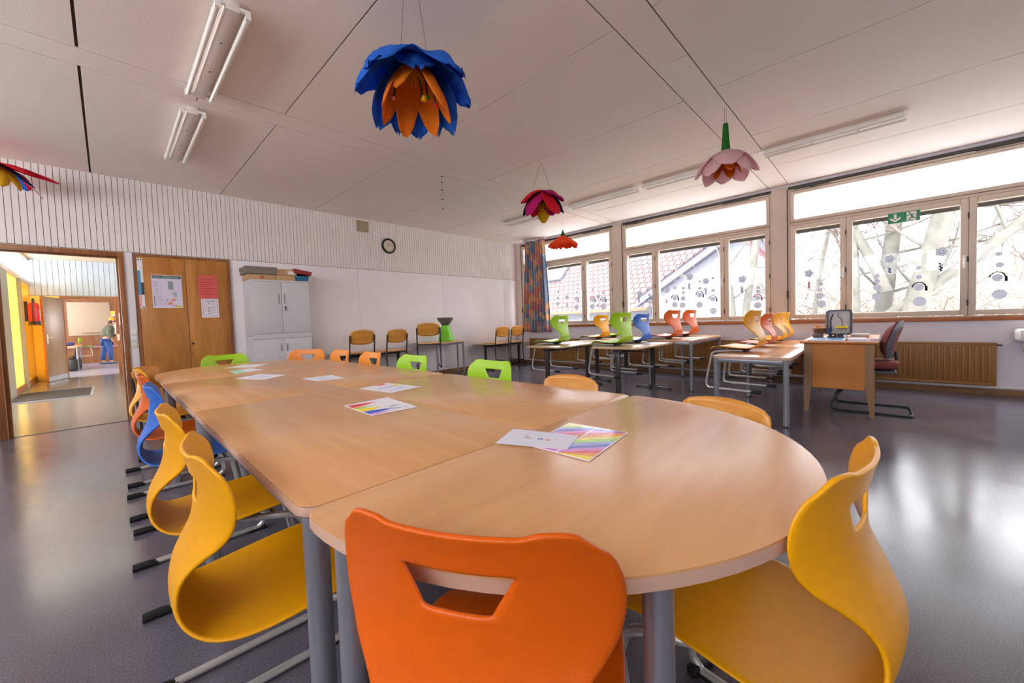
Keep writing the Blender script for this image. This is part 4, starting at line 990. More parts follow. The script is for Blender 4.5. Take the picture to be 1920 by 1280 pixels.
# flames start at the left edge (u = 0 runs from q0 to q3)
on(o, q, 'crayon_flames', [(cr_['red'], [flame(.08, .26, .62)]), (cr_['orange'], [flame(.27, .36, .35)]), (cr_['green'], [flame(.36, .44, .5)]), (cr_['yellow'], [flame(.45, .66, .48)]), (cr_['blue'], [flame(.68, .86, .62)]), (cr_['violet'], [flame(.87, .95, .55)])])
on(o, q, 'pencil_writing', [(cr_['grey'], sc4(.6, .62, 4, .06, 8)+sc4(.55, .8, 5, .05, 9))])
# glossy rainbow sheet with the name card on top
o, q = paper('rainbow_drawing', 'glossy laminated sheet with bright rainbow crayon stripes', Q((.80, .728), (1.062, .765), (1.074, .557), (.80, .52)), ZT, mat('laminate_sheet', (240, 232, 240), .12), .0012)
seq = ['green', 'yellow', 'orange', 'red', 'violet', 'blue', 'lightblue']
st_ = []
for band in range(2):
    for k in range(-3, 11):
        c = seq[(k+band*4) % 7]; v0, v1 = (.02, .48) if band == 0 else (.52, .98); u0 = .02+k*.105; sk = .32
        P = [(u0, v0), (u0+.095, v0), (u0+.095+sk, v1), (u0+sk, v1)]
        P = [(min(.985, max(.015, a)), b) for a, b in P]
        if max(a for a, b in P)-min(a for a, b in P) > .08 and u0+.095+sk > .06 and u0 < .94: st_.append((cr_[c], [P]))
M['lam'] = {}
for c in seq:
    m = mat('laminated_'+c, None, .12, coat=.6); m.node_tree.nodes['Principled BSDF'].inputs['Base Color'].default_value = cr_[c].node_tree.nodes['Principled BSDF'].inputs['Base Color'].default_value; M['lam'][c] = m
by = {}
for m, P in st_: by.setdefault(m.name.replace('crayon_', ''), []).extend(P)
for c, P in by.items(): on(o, q, 'crayon_stripes', [(M['lam'][c], P)], .0013)
o, q = paper('name_card', 'plain white card with faint writing on the rainbow sheet', Q((.752, .804), (.89, .862), (.955, .655), (.833, .61)), ZT+.0022, mat('card_white', (226, 226, 238), .5), .001)
on(o, q, 'writing', [(cr_['grey'], sc4(.45, .30, 3, .04, 11)), (cr_['blue'], [rec(.46, .5, .52, .58)]), (inkr, [rec(.45, .62, .51, .68), rec(.47, .35, .5, .42)])], .0011)
# white sheets on the desks
for lab, x, y, z, r, dx, dy in (('white sheet on the left black desk beside the lime chair', 5.05, 3.40, .7008, .2, .42, .30), ('white sheet on the nearer black desk in front of the blue chair', 5.35, 2.33, .7008, .1, .42, .28), ('white sheet on the grey legged desk under the orange chairs', 6.25, 2.08, .7288, 0, .42, .26)):
    o = thing('worksheet', lab, 'paper', (x, y, z), r, 'white sheets on the desks'); MB().box((0, 0, .0006), (dx, dy, .0012)).build('sheet', pw, o, 0)

# ------------------------------------------------------------------ things on the teacher desk
DZT = .763
def obj1(name, lab, cat, mb, m, loc, rz=0, group=None, smooth=35):
    o = mb.build(name, m, None, smooth); o.location = loc; o.rotation_euler = (0, 0, rz); return tag(o, lab, cat, group)
o = thing('planner', 'blue printed desk planner sheet at the left of the teacher desk', 'planner', (5.42, .44, DZT))
MB().box((0, 0, .006), (.42, .30, .012), bev=.003).build('pad', pw, o, 0)
mb = MB()
for i in range(3):
    for j in range(2): mb.box((-.13+.13*i, -.07+.14*j, .0125), (.118, .125, .001))
mb.build('blue_grid', mat('planner_blue', (96, 160, 220), .5), o, 0)
o = thing('folder', 'clear plastic folder with papers at the right of the desk', 'folder', (5.42, .15, DZT)); MB().box((0, 0, .002), (.40, .24, .004)).build('sleeve', mat('clear_folder', (206, 200, 224), .1, spec=.8), o, 0); MB().box((.05, .05, .012), (.24, .15, .014), Matrix.Rotation(.08, 4, 'Z')).build('papers', pw, o, 0)
o = thing('desk_box', 'small grey violet box behind the planner', 'box', (5.86, .56, DZT)); MB().box((0, 0, .025), (.16, .09, .05), bev=.004).build('body', mat('greyviolet_box', (120, 108, 122), .6), o)
o = thing('tray_stack', 'stack of two round brown bowls filled with orange pencils', 'bowl', (5.86, .54, DZT+.051)); MB().lathe([(0, 0), (.05, 0), (.075, .03), (.07, .03), (.05, .008), (0, .006)], n=28).lathe([(0, .032), (.05, .032), (.085, .062), (.08, .062), (.05, .042), (0, .04)], n=28).build('bowl', mat('brown_bowl', (150, 118, 98), .5), o)
mb = MB(); rr = random.Random(5)
for k in range(9): mb.cyl((rr.uniform(-.06, .06), rr.uniform(-.05, .05), .045), (rr.uniform(-.08, .08), rr.uniform(-.07, .07), .105), .004, 6)
mb.build('pencils', cr_['orange'], o)
o = thing('tape_dispenser', 'dark blue round tape dispenser on the teacher desk', 'tape dispenser', (5.80, .44, DZT)); MB().lathe([(.035, -.012), (.058, -.012), (.06, 0), (.058, .012), (.035, .012), (.035, -.012)], (0, 0, .062), 28, Matrix.Rotation(PI/2, 4, 'X')@Matrix.Rotation(0, 4, 'Z')).build('roll', mat('tape_blue', (36, 56, 120), .4), o); MB().box((0, 0, .012), (.15, .05, .022), bev=.005).build('base', M['black'], o)
o = thing('pen_tray', 'clear pen organiser with a yellow strip on the teacher desk', 'organiser', (5.78, .34, DZT))
mb = MB()
for x, y in ((-.06, -.04), (.06, -.04), (-.06, .04), (.06, .04)): mb.cyl((x, y, 0), (x, y, .12), .003, 6)
mb.box((0, 0, .003), (.13, .09, .006)).box((0, 0, .06), (.13, .09, .004)); mb.build('rack', M['chrome'], o)
MB().box((0, 0, .128), (.14, .10, .022), bev=.003).build('yellow_strip', cr_['yellow'], o)
o = thing('glass_triangle', 'small clear triangular prism on the teacher desk', 'ornament', (5.62, .30, DZT)); MB().prism([(-.03, 0), (.03, 0), (0, .05)], -.01, .01, Matrix.Rotation(PI/2, 4, 'X')).build('prism', mat('clear_acrylic', (220, 222, 236), .1), o)
o = thing('glasses', 'pair of glasses with clear round lenses lying on the planner edge', 'glasses', (5.66, .50, DZT))
MB().tube([(0, .03+.025*math.cos(a*PI/8), .022+.02*math.sin(a*PI/8)) for a in range(16)], .002, 6, True).tube([(0, -.03+.025*math.cos(a*PI/8), .022+.02*math.sin(a*PI/8)) for a in range(16)], .002, 6, True).tube([(0, .055, .03), (.10, .055, .01)], .002, 6).tube([(0, -.055, .03), (.10, -.055, .01)], .002, 6).build('frame', M['dark'], o)
mr = thing('monitor', 'grey framed upright screen panel on the teacher desk', 'monitor', (5.84, .37, DZT), .25)
P = rrect(-.115, .035, .115, .325, .035, 6)
mb = MB(); n_ = len(P); Pi = rrect(-.098, .052, .098, .308, .022, 6); X4 = Matrix(((0, 0, 1, 0), (1, 0, 0, 0), (0, 1, 0, 0), (0, 0, 0, 1)))
rings_ = []
for PP, x in ((P, -.03), (P, .045), (Pi, .045), (Pi, -.03)): rings_.append([(x, a, b) for a, b in PP])
rings_.append(rings_[0]); mb.grid(rings_, True); bmesh.ops.remove_doubles(mb.bm, verts=mb.bm.verts, dist=.0002)
mb.build('frame', mat('slate_frame', (92, 96, 108), .4), mr)
MB().prism(Pi, -.0, .006, X4).build('screen', mat('pale_screen', (206, 204, 208), .25, noise=(30, .1)), mr, 0)
MB().tube(smoothpts([(-.003, .05, .28), (-.003, .075, .20), (-.003, .07, .12)], 4), .006, 6).tube(smoothpts([(-.003, .0, .29), (-.003, .01, .25), (-.003, -.02, .22), (-.003, -.03, .15), (-.003, -.04, .11)], 4), .003, 6).build('drawn_lines', M['black'], mr)
MB().b2((-.06, -.10, 0), (.07, .10, .012), .004).b2((-.01, -.04, .01), (.03, .04, .05)).build('stand', M['shellgrey'], mr)
o = thing('desk_telephone', 'low light grey device beside the upright screen', 'device', (5.98, .19, DZT)); MB().box((0, 0, .02), (.13, .16, .04), bev=.012).build('body', mat('device_grey', (200, 192, 190), .45), o)

# ------------------------------------------------------------------ paper snow figures on the panes
def trans(name, rgb, t=.5):
    m = mat(name, rgb, .9); nt = m.node_tree; p = nt.nodes['Principled BSDF']; b = nt.nodes.new('ShaderNodeBsdfTranslucent'); b.inputs['Color'].default_value = (*lin(rgb), 1)
    s = nt.nodes.new('ShaderNodeMixShader'); s.inputs[0].default_value = t; nt.links.new(p.outputs[0], s.inputs[1]); nt.links.new(b.outputs[0], s.inputs[2]); nt.links.new(s.outputs[0], nt.nodes['Material Output'].inputs['Surface']); return m
snow = trans('snow_paper', (190, 191, 198), .5); scm = {k: trans('ribbon_'+k, c, .1) for k, c in dict(black=(30, 26, 40), teal=(30, 90, 120), magenta=(170, 20, 110), violet=(50, 20, 90), navy=(34, 26, 110), grey=(90, 90, 110), pink=(180, 60, 130)).items()}
from mathutils import Matrix as Mx
def ray(u, v):
    m = sc.camera.matrix_world.to_3x3(); return m @ Vector(((u-960)/FPX, -(v-CYPX)/FPX, -1))
GX = WX+.052
def win(u, v):
    d = ray(u, v); t = GX/d.x; return d.y*t, CAMH+d.z*t
def disc(par, y, z, ry, rz_, m, n=24, wob=0, name='paper_disc', x=0):
    P = [(ry*(1+wob*math.cos(5*2*PI*k/n))*math.cos(2*PI*k/n), rz_*(1+wob*math.cos(5*2*PI*k/n))*math.sin(2*PI*k/n)) for k in range(n)]
    return MB().prism(P, 0, .0008, Matrix(((0, 0, -1, -.0002-x), (-1, 0, 0, y), (0, 1, 0, z), (0, 0, 0, 1)))).build(name, m, par, 0)
def figure(lab, parts, scarf=None, group='paper snow figures on the windows'):
    """parts: (u, v, radius in px) from the top to the bottom"""
    y0, z0 = win(parts[-1][0], parts[-1][1]); t = thing('paper_snowman', lab, 'window decoration', (GX, y0, z0), 0, group)
    pos = []
    for k, (u, v, r) in enumerate(parts):
        y, z = win(u, v); _, z2 = win(u, v-r); rr = abs(z2-z); disc(t, y-y0, z-z0, rr, rr, snow); pos.append((y-y0, z-z0, rr))
    if scarf:
        y, z, rr = pos[-2]; m = scm[scarf]
        MB().tube([(-.003, y+rr*1.35*math.cos(a), z+rr*.1+rr*1.35*math.sin(a)) for a in [PI*k/10 for k in range(11)]], [max(.003, rr*.13*(1+.5*abs(math.cos(PI*k/10)))) for k in range(11)], 6).build('scarf', m, t)
        MB().b2((-.004, y-rr*1.75, z-rr*1.1), (-.002, y-rr*1.2, z+rr*.25)).build('scarf_end', m, t, 0)
def head(lab, u, v, r, strip, group='paper faces on the windows'):
    y0, z0 = win(u, v); _, z2 = win(u, v-r); rr = abs(z2-z0); t = thing('paper_cutout', lab, 'window decoration', (GX, y0, z0), 0, group)
    disc(t, 0, 0, rr, rr, snow, 40, .12, 'paper_disc')
    MB().box((-.002, rr*.3, rr*.25), (.002, rr*.12, rr*.2)).box((-.002, -rr*.3, rr*.25), (.002, rr*.12, rr*.2)).tube([(-.002, rr*.4*math.cos(a), -rr*.15+rr*.3*math.sin(a)) for a in [PI+PI*k/8 for k in range(9)]], rr*.05, 6).build('features', scm['violet'], t)
    u2, v2, h, m = strip; y2, z2 = win(u2, v2); _, z3 = win(u2, v2-h)
    hh = abs(z3-z2); mb = MB()
    for k in range(6):
        zz = z2-z0-hh+2*hh*k/6; mb.box((-.002, y2-y0+(rr*.12 if k % 2 else -rr*.12), zz+hh/6), (.002, rr*.45, hh/3*.9), Matrix.Rotation(.25 if k % 2 else -.25, 4, 'X'))
    mb.build('folded_strip', scm[m], t, 0)
figure('small paper snowman beside the curtain, left in the far window', [(1046.5, 547, 2.5), (1046.5, 558.7, 3), (1046, 569, 4.2)])
figure('paper snowman with teal scarf, middle of the far window', [(1081, 547, 2), (1081, 561.5, 3), (1081.5, 576, 5)], 'teal')
figure('paper snowman with pink scarf, left pair member in the narrow far pane', [(1111, 543, 2), (1111, 562, 4), (1110.5, 574.5, 5)], 'pink')
figure('paper snowman with large pale bottom disc in the narrow far pane', [(1131, 549, 2.5), (1131, 562.5, 4), (1131.5, 574.5, 6)], 'violet')
head('paper face with violet strip in the far window left pane', 1063, 557, 4, (1063, 572, 4, 'violet'))
head('paper face between two snowmen in the narrow far pane', 1122, 556, 4, (1121, 573, 3.5, 'magenta'))
figure('paper snowman with teal bib behind the blue chair', [(1218, 541, 2.5), (1218, 553, 3), (1218, 564.5, 4.2), (1218, 579.5, 5.5)], 'teal')
head('paper face with magenta strip in the narrow pane of the middle window', 1199, 550, 5, (1198.3, 563, 4.5, 'magenta'))
head('plain paper face with small pink strip, leftmost in the wide middle pane', 1250.5, 543.5, 5.5, (1250, 565, 3.5, 'pink'))
figure('paper snowman with thin black scarf, first in the wide middle pane', [(1265.5, 524.5, 2.7), (1265.3, 539.3, 3), (1265.3, 559, 4.4), (1265.5, 571, 5.2)], 'black')
figure('paper snowman without scarf, second in the wide middle pane', [(1281.8, 540.2, 2.8), (1281.6, 548.3, 3), (1280.7, 559.5, 4.5), (1279.7, 572, 5.5)])
head('paper face with violet blue strip above two snowmen', 1293.3, 519.2, 6, (1292.3, 536.8, 5.6, 'navy'))
figure('paper snowman with long black scarf, third in the wide middle pane', [(1312, 527.7, 2.6), (1312, 540.5, 3.2), (1311.6, 553, 4.6), (1311.7, 571.2, 5.8)], 'black')
head('paper face with blue strip right of the middle of the wide pane', 1323.5, 526.8, 6, (1323.3, 546.2, 5.8, 'navy'))
figure('paper snowman with grey scarf, rightmost in the wide middle pane', [(1337, 521.3, 2.8), (1337, 544.3, 3.6), (1336.7, 560.5, 4.6), (1337.3, 582.7, 6)], 'grey')
head('paper face with black strip before the birch trunk', 1391.8, 523.7, 6.5, (1391, 543.3, 5.2, 'black'))
figure('paper snowman with magenta scarf above the hung yellow chair', [(1421.2, 538.4, 2.8), (1420.8, 546.2, 3.4), (1420.5, 558, 4.5), (1420.8, 572, 6)], 'magenta')
head('paper face with magenta strip in the left pane of the right window', 1516.5, 512.5, 7, (1517, 534, 6, 'magenta'))
figure('paper snowman of four plain discs in the left pane of the right window', [(1539.3, 532, 3.6), (1538.2, 543.2, 3.8), (1537.6, 554.7, 5.6), (1539.8, 569.4, 7.2)])
head('paper face with short dark strip before the forked tree', 1668.3, 485.5, 7.2, (1668.3, 506.6, 5, 'navy'))
figure('paper snowman of four lilac discs before the forked tree', [(1644.2, 517, 3.6), (1643.9, 527.2, 4.2), (1644.5, 539.2, 5.8), (1643.6, 556.2, 7.2)])
figure('paper snowman with black scarf under the exit sign', [(1722.9, 501.8, 3.4), (1722.9, 519.3, 4), (1722.9, 538.4, 6.4), (1724.3, 565.2, 8.8)], 'black')
head('smiling paper face with navy strip right of the exit sign', 1765.6, 471.5, 8, (1764, 500.5, 8, 'navy'))
figure('paper snowman with dark scarf in the rightmost visible pane', [(1873.4, 475.7, 4), (1874.8, 496.2, 5), (1870, 520, 7), (1873.4, 551.6, 9.4)], 'black')

# ------------------------------------------------------------------ corridor things
fe = thing('fire_extinguisher', 'red fire extinguisher hanging in the yellow corridor', 'fire extinguisher', (CX0+.14, 14.05, 0))
MB().lathe([(0, 1.42), (.085, 1.42), (.092, 1.45), (.092, 1.80), (.07, 1.86), (.03, 1.88), (0, 1.88)], n=28).build('cylinder', mat('extinguisher_red', (204, 22, 30), .3), fe)
MB().lathe([(0, 1.375), (.095, 1.375), (.096, 1.445), (0, 1.445)], n=28).build('base_ring', M['black'], fe)
MB().cyl((0, 0, 1.88), (0, 0, 1.95), .022, 12).box((0, .03, 1.96), (.03, .14, .02), bev=.004).build('valve', M['black'], fe)
MB().tube(smoothpts([(0, -.02, 1.92), (-.0, -.12, 1.88), (-.01, -.13, 1.6), (-.01, -.11, 1.45)], 5), .012, 8).build('hose', M['black'], fe)
MB().box((.03, .0, 1.64), (.13, .06, .16), bev=.02).build('label', M['white'], fe)
MB().b2((-.135, -.03, 1.45), (-.088, .03, 1.9)).build('wall_bracket', M['black'], fe)
rk = thing('coat_rack', 'small metal hook rack with upright pins beside the extinguisher', 'rack', (CX0+.14, 14.9, 1.37))
mb = MB().b2((-.16, -.18, 0), (.22, -.16, .012)).b2((-.16, .14, 0), (.22, .16, .012))
for k in range(9): mb.tube([(-.14+.042*k, -.17, .01), (-.13+.042*k, -.17, .13)], .006, 6)
mb.build('hooks', M['dark'], rk)
MB().b2((-.16, -.16, 0), (.22, .14, .006)).build('shelf', M['alu'], rk)
mt = thing('door_mat', 'long dark brown foot grating mat let into the corridor floor', 'mat', (0, 0, 0))
MB().b2((-1.2, 10.35, .001), (-.28, 11.95, .010)).build('matting', mat('mat_bristle', (78, 66, 52), .95, noise=(60, .3), bump=(60, .8)), mt)
MB().b2((-.28, 10.3, 0), (-.24, 12.0, .012)).b2((-1.22, 10.3, 0), (-.28, 10.35, .012)).b2((-1.22, 11.95, 0), (-.28, 12.0, .012)).build('metal_rim', M['alu'], mt)
mb = MB()
for k in range(26): mb.b2((-1.2, 10.38+.06*k, .010), (-.28, 10.395+.06*k, .014))
mb.build('ribs', M['dark'], mt)
n_ = thing('pinned_notice', 'white notice on the orange strip right of the far doorway', 'poster', (.28, CY1-.014, 1.50)); MB().box((0, 0, 0), (.10, .003, .32)).build('sheet', pw, n_, 0); MB().box((0, -.002, .17), (.10, .004, .02)).build('clip_bar', M['seam'], n_, 0)
struct('column', MB().b2((.24, CY1-.012, 0), (.42, CY1-.001, 2.1)), M['oakframe'], w2)
o = thing('grey_cable_box', 'pale switch box on the frame of the far doorway', 'switch', (.20, CY1-.03, 1.0)); MB().box((0, 0, 0), (.05, .012, .18), bev=.003).build('plate', M['clad'], o)
# far classroom furniture
bd = thing('projection_board', 'large cream board on the wall of the far classroom', 'board', (-.46, FY-.02, 1.72)); MB().box((0, -.0, 0), (1.15, .03, 1.30), bev=.004).build('board', mat('cream_board', (190, 168, 146), .7), bd); MB().box((.25, -.05, -.55), (.95, .07, .025), bev=.004).build('ledge', mat('ledge_brown', (150, 116, 84), .6), bd)
bp = thing('wall_map', 'yellow framed poster with blue patch in the far classroom', 'poster', (.30, FY-.012, 1.55)); MB().box((0, 0, 0), (.42, .02, .95)).build('backing', mat('poster_yellow', (236, 206, 90), .6), bp, 0); MB().box((.02, -.012, -.05), (.30, .003, .75)).build('sheet', pw, bp, 0); MB().box((.02, -.015, .18), (.26, .003, .22)).build('blue_patch', mat('map_blue', (70, 150, 216), .6), bp, 0)
lb = thing('long_bench', 'wood panelled bench along the far classroom wall', 'bench', (0, 0, 0)); MB().b2((-2.4, FY-.55, .60), (2.5, FY-.01, .64)).build('bench_top', mat('bench_top', (190, 160, 150), .5), lb); MB().b2((-2.4, FY-.5, 0), (2.5, FY-.46, .60)).build('front_panel', M['panelwood'], lb)
o = thing('purple_cloth', 'purple cloth lying on the far bench', 'cloth', (0, 0, 0)); MB().b2((-.35, FY-.57, .642), (.2, FY-.1, .652), .004).build('cloth', mat('purple_fabric', (120, 80, 160), .9), o)
ft = slab_table('grey legged pupils table with school things in the far classroom', rrect(-1.75, 17.8, -.62, 19.9, .04), .76, [(-.68, 17.9), (-.68, 19.8), (-1.68, 17.9), (-1.68, 19.8)], M['beech'], group='far classroom tables')
o = thing('blue_bag', 'dark blue bag on the far pupils table', 'bag', (-.95, 19.3, .761)); MB().box((0, 0, .05), (.35, .5, .10), bev=.045, seg=3).build('body', mat('dark_blue_cloth', (50, 60, 120), .9), o)
for k, (x, y, lab) in enumerate(((-.62, 18.2, 'plywood chair nearest the doorway in the far classroom'), (-.60, 18.95, 'plywood chair behind another in the far classroom'))):
    a = facing(-1, 0); x -= .22; wood_chair(lab, 'plywood chairs of the far classroom', (x-.35, y, 0), a, 1)
for k, (x, y) in enumerate(((-.78, 18.0), (-.74, 18.75))):
    o = thing('school_bag', ('black school bag on the floor nearest the doorway', 'black school bag behind the first one')[k], 'bag', (x, y, 0), 0, 'school bags'); MB().box((0, 0, .19), (.22, .34, .38), bev=.06, seg=3).build('body', M['black'], o); MB().tube(smoothpts([(.0, -.05, .37), (0, -.04, .44), (0, .04, .44), (0, .05, .37)], 4), .01, 6).build('strap', M['black'], o)
o = chair(M['grn'], 'lime chair hung on the far classroom bench', GH, (-.42, FY-.60, .64-.357), facing(1, -.15), .85)

# ------------------------------------------------------------------ the person in the far classroom
PX, PY = -.04, 20.6
pn = thing('person', 'person in olive jacket, jeans and colourful cap leaning forward in the far classroom', 'person', (PX, PY, 0), .0)
def skin(name, chain, m, par, root=0, sub=2):
    """chain: list of (point, radius) branches given as lists of (idx, point, radius, parent idx)"""
    me = bpy.data.meshes.new(name); me.from_pydata([c[0] for c in chain], [(c[2], i) for i, c in enumerate(chain) if c[2] is not None], [])
    o = bpy.data.objects.new(name, me); COL.objects.link(o); o.parent = par; md = o.modifiers.new('skin', 'SKIN')
    for i, c in enumerate(chain):
        r = c[1]; me.skin_vertices[0].data[i].radius = (r, r) if not isinstance(r, tuple) else r
    me.skin_vertices[0].data[root].use_root = True
    md.use_smooth_shade = True; s = o.modifiers.new('sub', 'SUBSURF'); s.levels = sub; s.render_levels = sub; me.materials.append(m); return o
sk_ = mat('skin_tone', (206, 156, 132), .6); jk = mat('olive_jacket', (98, 100, 84), .85, noise=(12, .2)); jn = mat('blue_jeans', (52, 84, 142), .85, noise=(40, .2)); hr_ = mat('brown_hair', (84, 58, 44), .8); cp_ = mat('cap_pattern', (220, 150, 70), .9, noise=(10, .4))
# facing +x (towards the right) and leaning forward, back to the camera's left
skin('body', [((0, 0, .92), .13, None), ((.02, 0, 1.08), .13, 0), ((.07, 0, 1.25), .15, 1), ((.13, 0, 1.38), .11, 2), ((.17, 0, 1.45), .055, 3), ((.20, 0, 1.52), .065, 4), ((.215, 0, 1.60), .085, 5), ((.21, 0, 1.67), .06, 6),
    ((.02, -.11, .84), .085, 0), ((.08, -.14, .50), .055, 8), ((.08, -.15, .10), .04, 9), ((.18, -.15, .045), .03, 10), ((-.02, .11, .84), .085, 0), ((-.08, .14, .50), .055, 12), ((-.14, .15, .10), .04, 13), ((-.04, .15, .045), .03, 14),
    ((.10, -.20, 1.36), .06, 3), ((.05, -.25, 1.12), .048, 16), ((.14, -.25, .92), .036, 17), ((.10, .20, 1.36), .06, 3), ((.12, .25, 1.12), .048, 19), ((.28, .22, .98), .036, 20)], sk_, pn)
skin('jacket', [((0, 0, .93), .17, None), ((.02, 0, 1.08), .175, 0), ((.07, 0, 1.24), .185, 1), ((.12, 0, 1.37), .14, 2), ((.155, 0, 1.44), .09, 3), ((.10, -.20, 1.355), .085, 3), ((.05, -.26, 1.12), .07, 5), ((.13, -.26, .93), .052, 6), ((.10, .20, 1.355), .085, 3), ((.12, .26, 1.12), .07, 8), ((.27, .23, .99), .052, 9)], jk, pn)
skin('jeans', [((0, 0, .90), .15, None), ((.02, -.11, .82), .115, 0), ((.08, -.14, .50), .085, 1), ((.08, -.15, .12), .075, 2), ((-.02, .11, .82), .115, 0), ((-.08, .14, .50), .085, 4), ((-.14, .15, .12), .075, 5)], jn, pn)
for (x, y) in ((.12, -.15), (-.09, .15)): MB().box((x, y, .035), (.26, .10, .07), bev=.03, seg=3).build('shoe', mat('shoe_grey', (90, 110, 130), .7), pn)
MB().ball((.19, 0, 1.60), (.098, .088, .10)).ball((.13, 0, 1.48), (.07, .08, .10)).build('hair', hr_, pn)
MB().lathe([(.105, 1.60), (.108, 1.64), (.095, 1.70), (.05, 1.74), (0, 1.75)], (.195, 0, 0), 20).box((.30, 0, 1.615), (.12, .13, .012), bev=.005).build('cap', cp_, pn)
MB().ball((.315, 0, 1.575), (.018, .014, .02), 8).ball((.295, -.035, 1.60), (.01, .012, .01), 8).ball((.295, .035, 1.60), (.01, .012, .01), 8).ball((.21, -.095, 1.585), (.02, .01, .03), 8).build('face_features', sk_, pn)
for y, x, z in ((-.26, .145, .885), (.225, .31, .955)):
    mb = MB().ball((x, y, z), (.025, .04, .045), 10)
    for k in range(4): mb.tube([(x+.01, y-.025+.016*k, z-.03), (x+.015, y-.025+.016*k, z-.075), (x+.02, y-.022+.015*k, z-.095+.008*abs(k-1.5))], [.009, .008, .006], 6)
    mb.tube([(x+.01, y+.03, z), (x+.03, y+.048, z-.03), (x+.035, y+.045, z-.055)], [.010, .009, .007], 6); mb.build('hand', sk_, pn)

# ------------------------------------------------------------------ outside
M['ground'] = mat('winter_lawn', (160, 158, 150), .95, noise=(1.5, .15))
tag(MB().b2((WX+.6, -60, -1.1), (120, 90, -1.0)).build('ground', M['ground']), 'pale winter lawn outside the windows', 'ground', None, 'structure'); bpy.data.objects['ground']['kind'] = 'structure'
del bpy.data.objects['ground']['category'], bpy.data.objects['ground']['label']
M['rend'] = mat('pale_render', (128, 128, 138), .9); M['fascia'] = mat('grey_fascia', (100, 98, 112), .8); M['rwood'] = mat('red_boards', (128, 84, 92), .8)
def tile_mat():
    m = bpy.data.materials.new('roof_tiles'); m.use_nodes = True; nt = m.node_tree; p = nt.nodes['Principled BSDF']; p.inputs['Roughness'].default_value = .9
    tc = nt.nodes.new('ShaderNodeTexCoord'); br = nt.nodes.new('ShaderNodeTexBrick'); br.inputs['Scale'].default_value = 1; br.inputs['Brick Width'].default_value = .3; br.inputs['Row Height'].default_value = .34; br.inputs['Mortar Size'].default_value = .03
    br.inputs['Color1'].default_value = (*lin((92, 84, 84)), 1); br.inputs['Color2'].default_value = (*lin((84, 72, 70)), 1); br.inputs['Mortar'].default_value = (*lin((58, 36, 34)), 1)
    nt.links.new(tc.outputs['Object'], br.inputs[0]); nt.links.new(br.outputs[0], p.inputs['Base Color']); return m
M['tiles'] = tile_mat()
def roofplane(name, a, b, c, d, m, par, th=.15):
    """rectangle a-b (eave), d-c (ridge) as its own tilted frame so the tile rows follow the slope"""
    a, b, c, d = map(Vector, (a, b, c, d)); X = (b-a).normalized(); N = X.cross(d-a).normalized(); Y = N.cross(X)
    o = MB().prism([(0, 0), ((b-a).length, 0), ((c-a).dot(X), (c-a).dot(Y)), ((d-a).dot(X), (d-a).dot(Y))], -th, 0).build(name, m, par, 0)
    mt_ = Matrix.Identity(4)
    for i in range(3): mt_[i][0], mt_[i][1], mt_[i][2], mt_[i][3] = X[i], Y[i], N[i], a[i]
    o.matrix_local = mt_; return o
h = thing('neighbour_house', 'house with wide tiled roof and skylights behind the far window', 'house', (0, 0, 0))
# eave runs parallel to the window wall, ridge behind
MB().b2((16.3, 6.0, -1.0), (24, 30, 1.45)).build('wall', M['rend'], h, 0)
r_ = roofplane('roof', (15.6, 30, 1.4), (15.6, 5.2, 1.4), (21.0, 5.2, 6.6), (21.0, 30, 6.6), M['tiles'], h)
MB().b2((15.45, 5.2, 1.30), (15.6, 30, 1.42)).build('gutter', mat('gutter_copper', (140, 84, 60), .6), h, 0)
def skylight(y, u):
    s = Vector((5.4, 0, 5.2)).normalized(); p = Vector((15.6, y, 1.4))+s*u; M4 = Matrix.Translation(p) @ Matrix.Rotation(-math.atan2(5.2, 5.4), 4, 'Y')
    w = MB().box((0, 0, .08), (1.3, .9, .12), bev=.01).build('skylight', M['fascia'], h); w.matrix_local = M4
    g_ = MB().box((0, 0, .145), (1.1, .72, .01)).build('pane', mat('skylight_glass', (200, 206, 216), .05), w); return w
skylight(17.0, 2.6); skylight(13.3, 3.2)
cn = MB().b2((18.6, 10.2, 3.6), (19.5, 11.1, 6.3)).build('chimney', M['rend'], h, 0)
h2 = thing('white_house', 'pale gabled house with grey verge board behind the middle window', 'house', (0, 0, 0))
def gable(par, x, y0, y1, yr, z0, ze, zr, dx, m, fm, tm, ze0=None):
    ze0 = ze if ze0 is None else ze0
    Mg = Matrix(((0, 0, 1, x), (1, 0, 0, 0), (0, 1, 0, 0), (0, 0, 0, 1)))
    MB().prism([(y0, z0), (y1, z0), (y1, ze), (yr, zr), (y0, ze0)], 0, dx, Mg).build('wall', m, par, 0)
    for a, b, e, ze in ((y0, yr, -.2, ze0), (y1, yr, 1, ze)):
        oy = .5*e; k = (zr-ze)/abs(yr-a); P = [(a+oy, ze-.5*k), (a+oy, ze-.5*k+.28), (yr, zr+.28), (yr, zr)]
        A = sum(P[i][0]*P[(i+1) % 4][1]-P[(i+1) % 4][0]*P[i][1] for i in range(4))
        MB().prism(P if A > 0 else P[::-1], -.35, .0, Mg).build('verge_board', fm, par, 0)
        P = [(a+oy, ze-.5*k+.28), (a+oy, ze-.5*k+.34), (yr, zr+.34), (yr, zr+.28)]; A = sum(P[i][0]*P[(i+1) % 4][1]-P[(i+1) % 4][0]*P[i][1] for i in range(4))
        MB().prism(P if A > 0 else P[::-1], -.4, dx, Mg).build('roof', tm, par, 0)
gable(h2, 14.6, 2.3, 6.45, 3.3, -1, 1.75, 3.72, .8, M['rend'], M['fascia'], M['tiles'], 2.8)
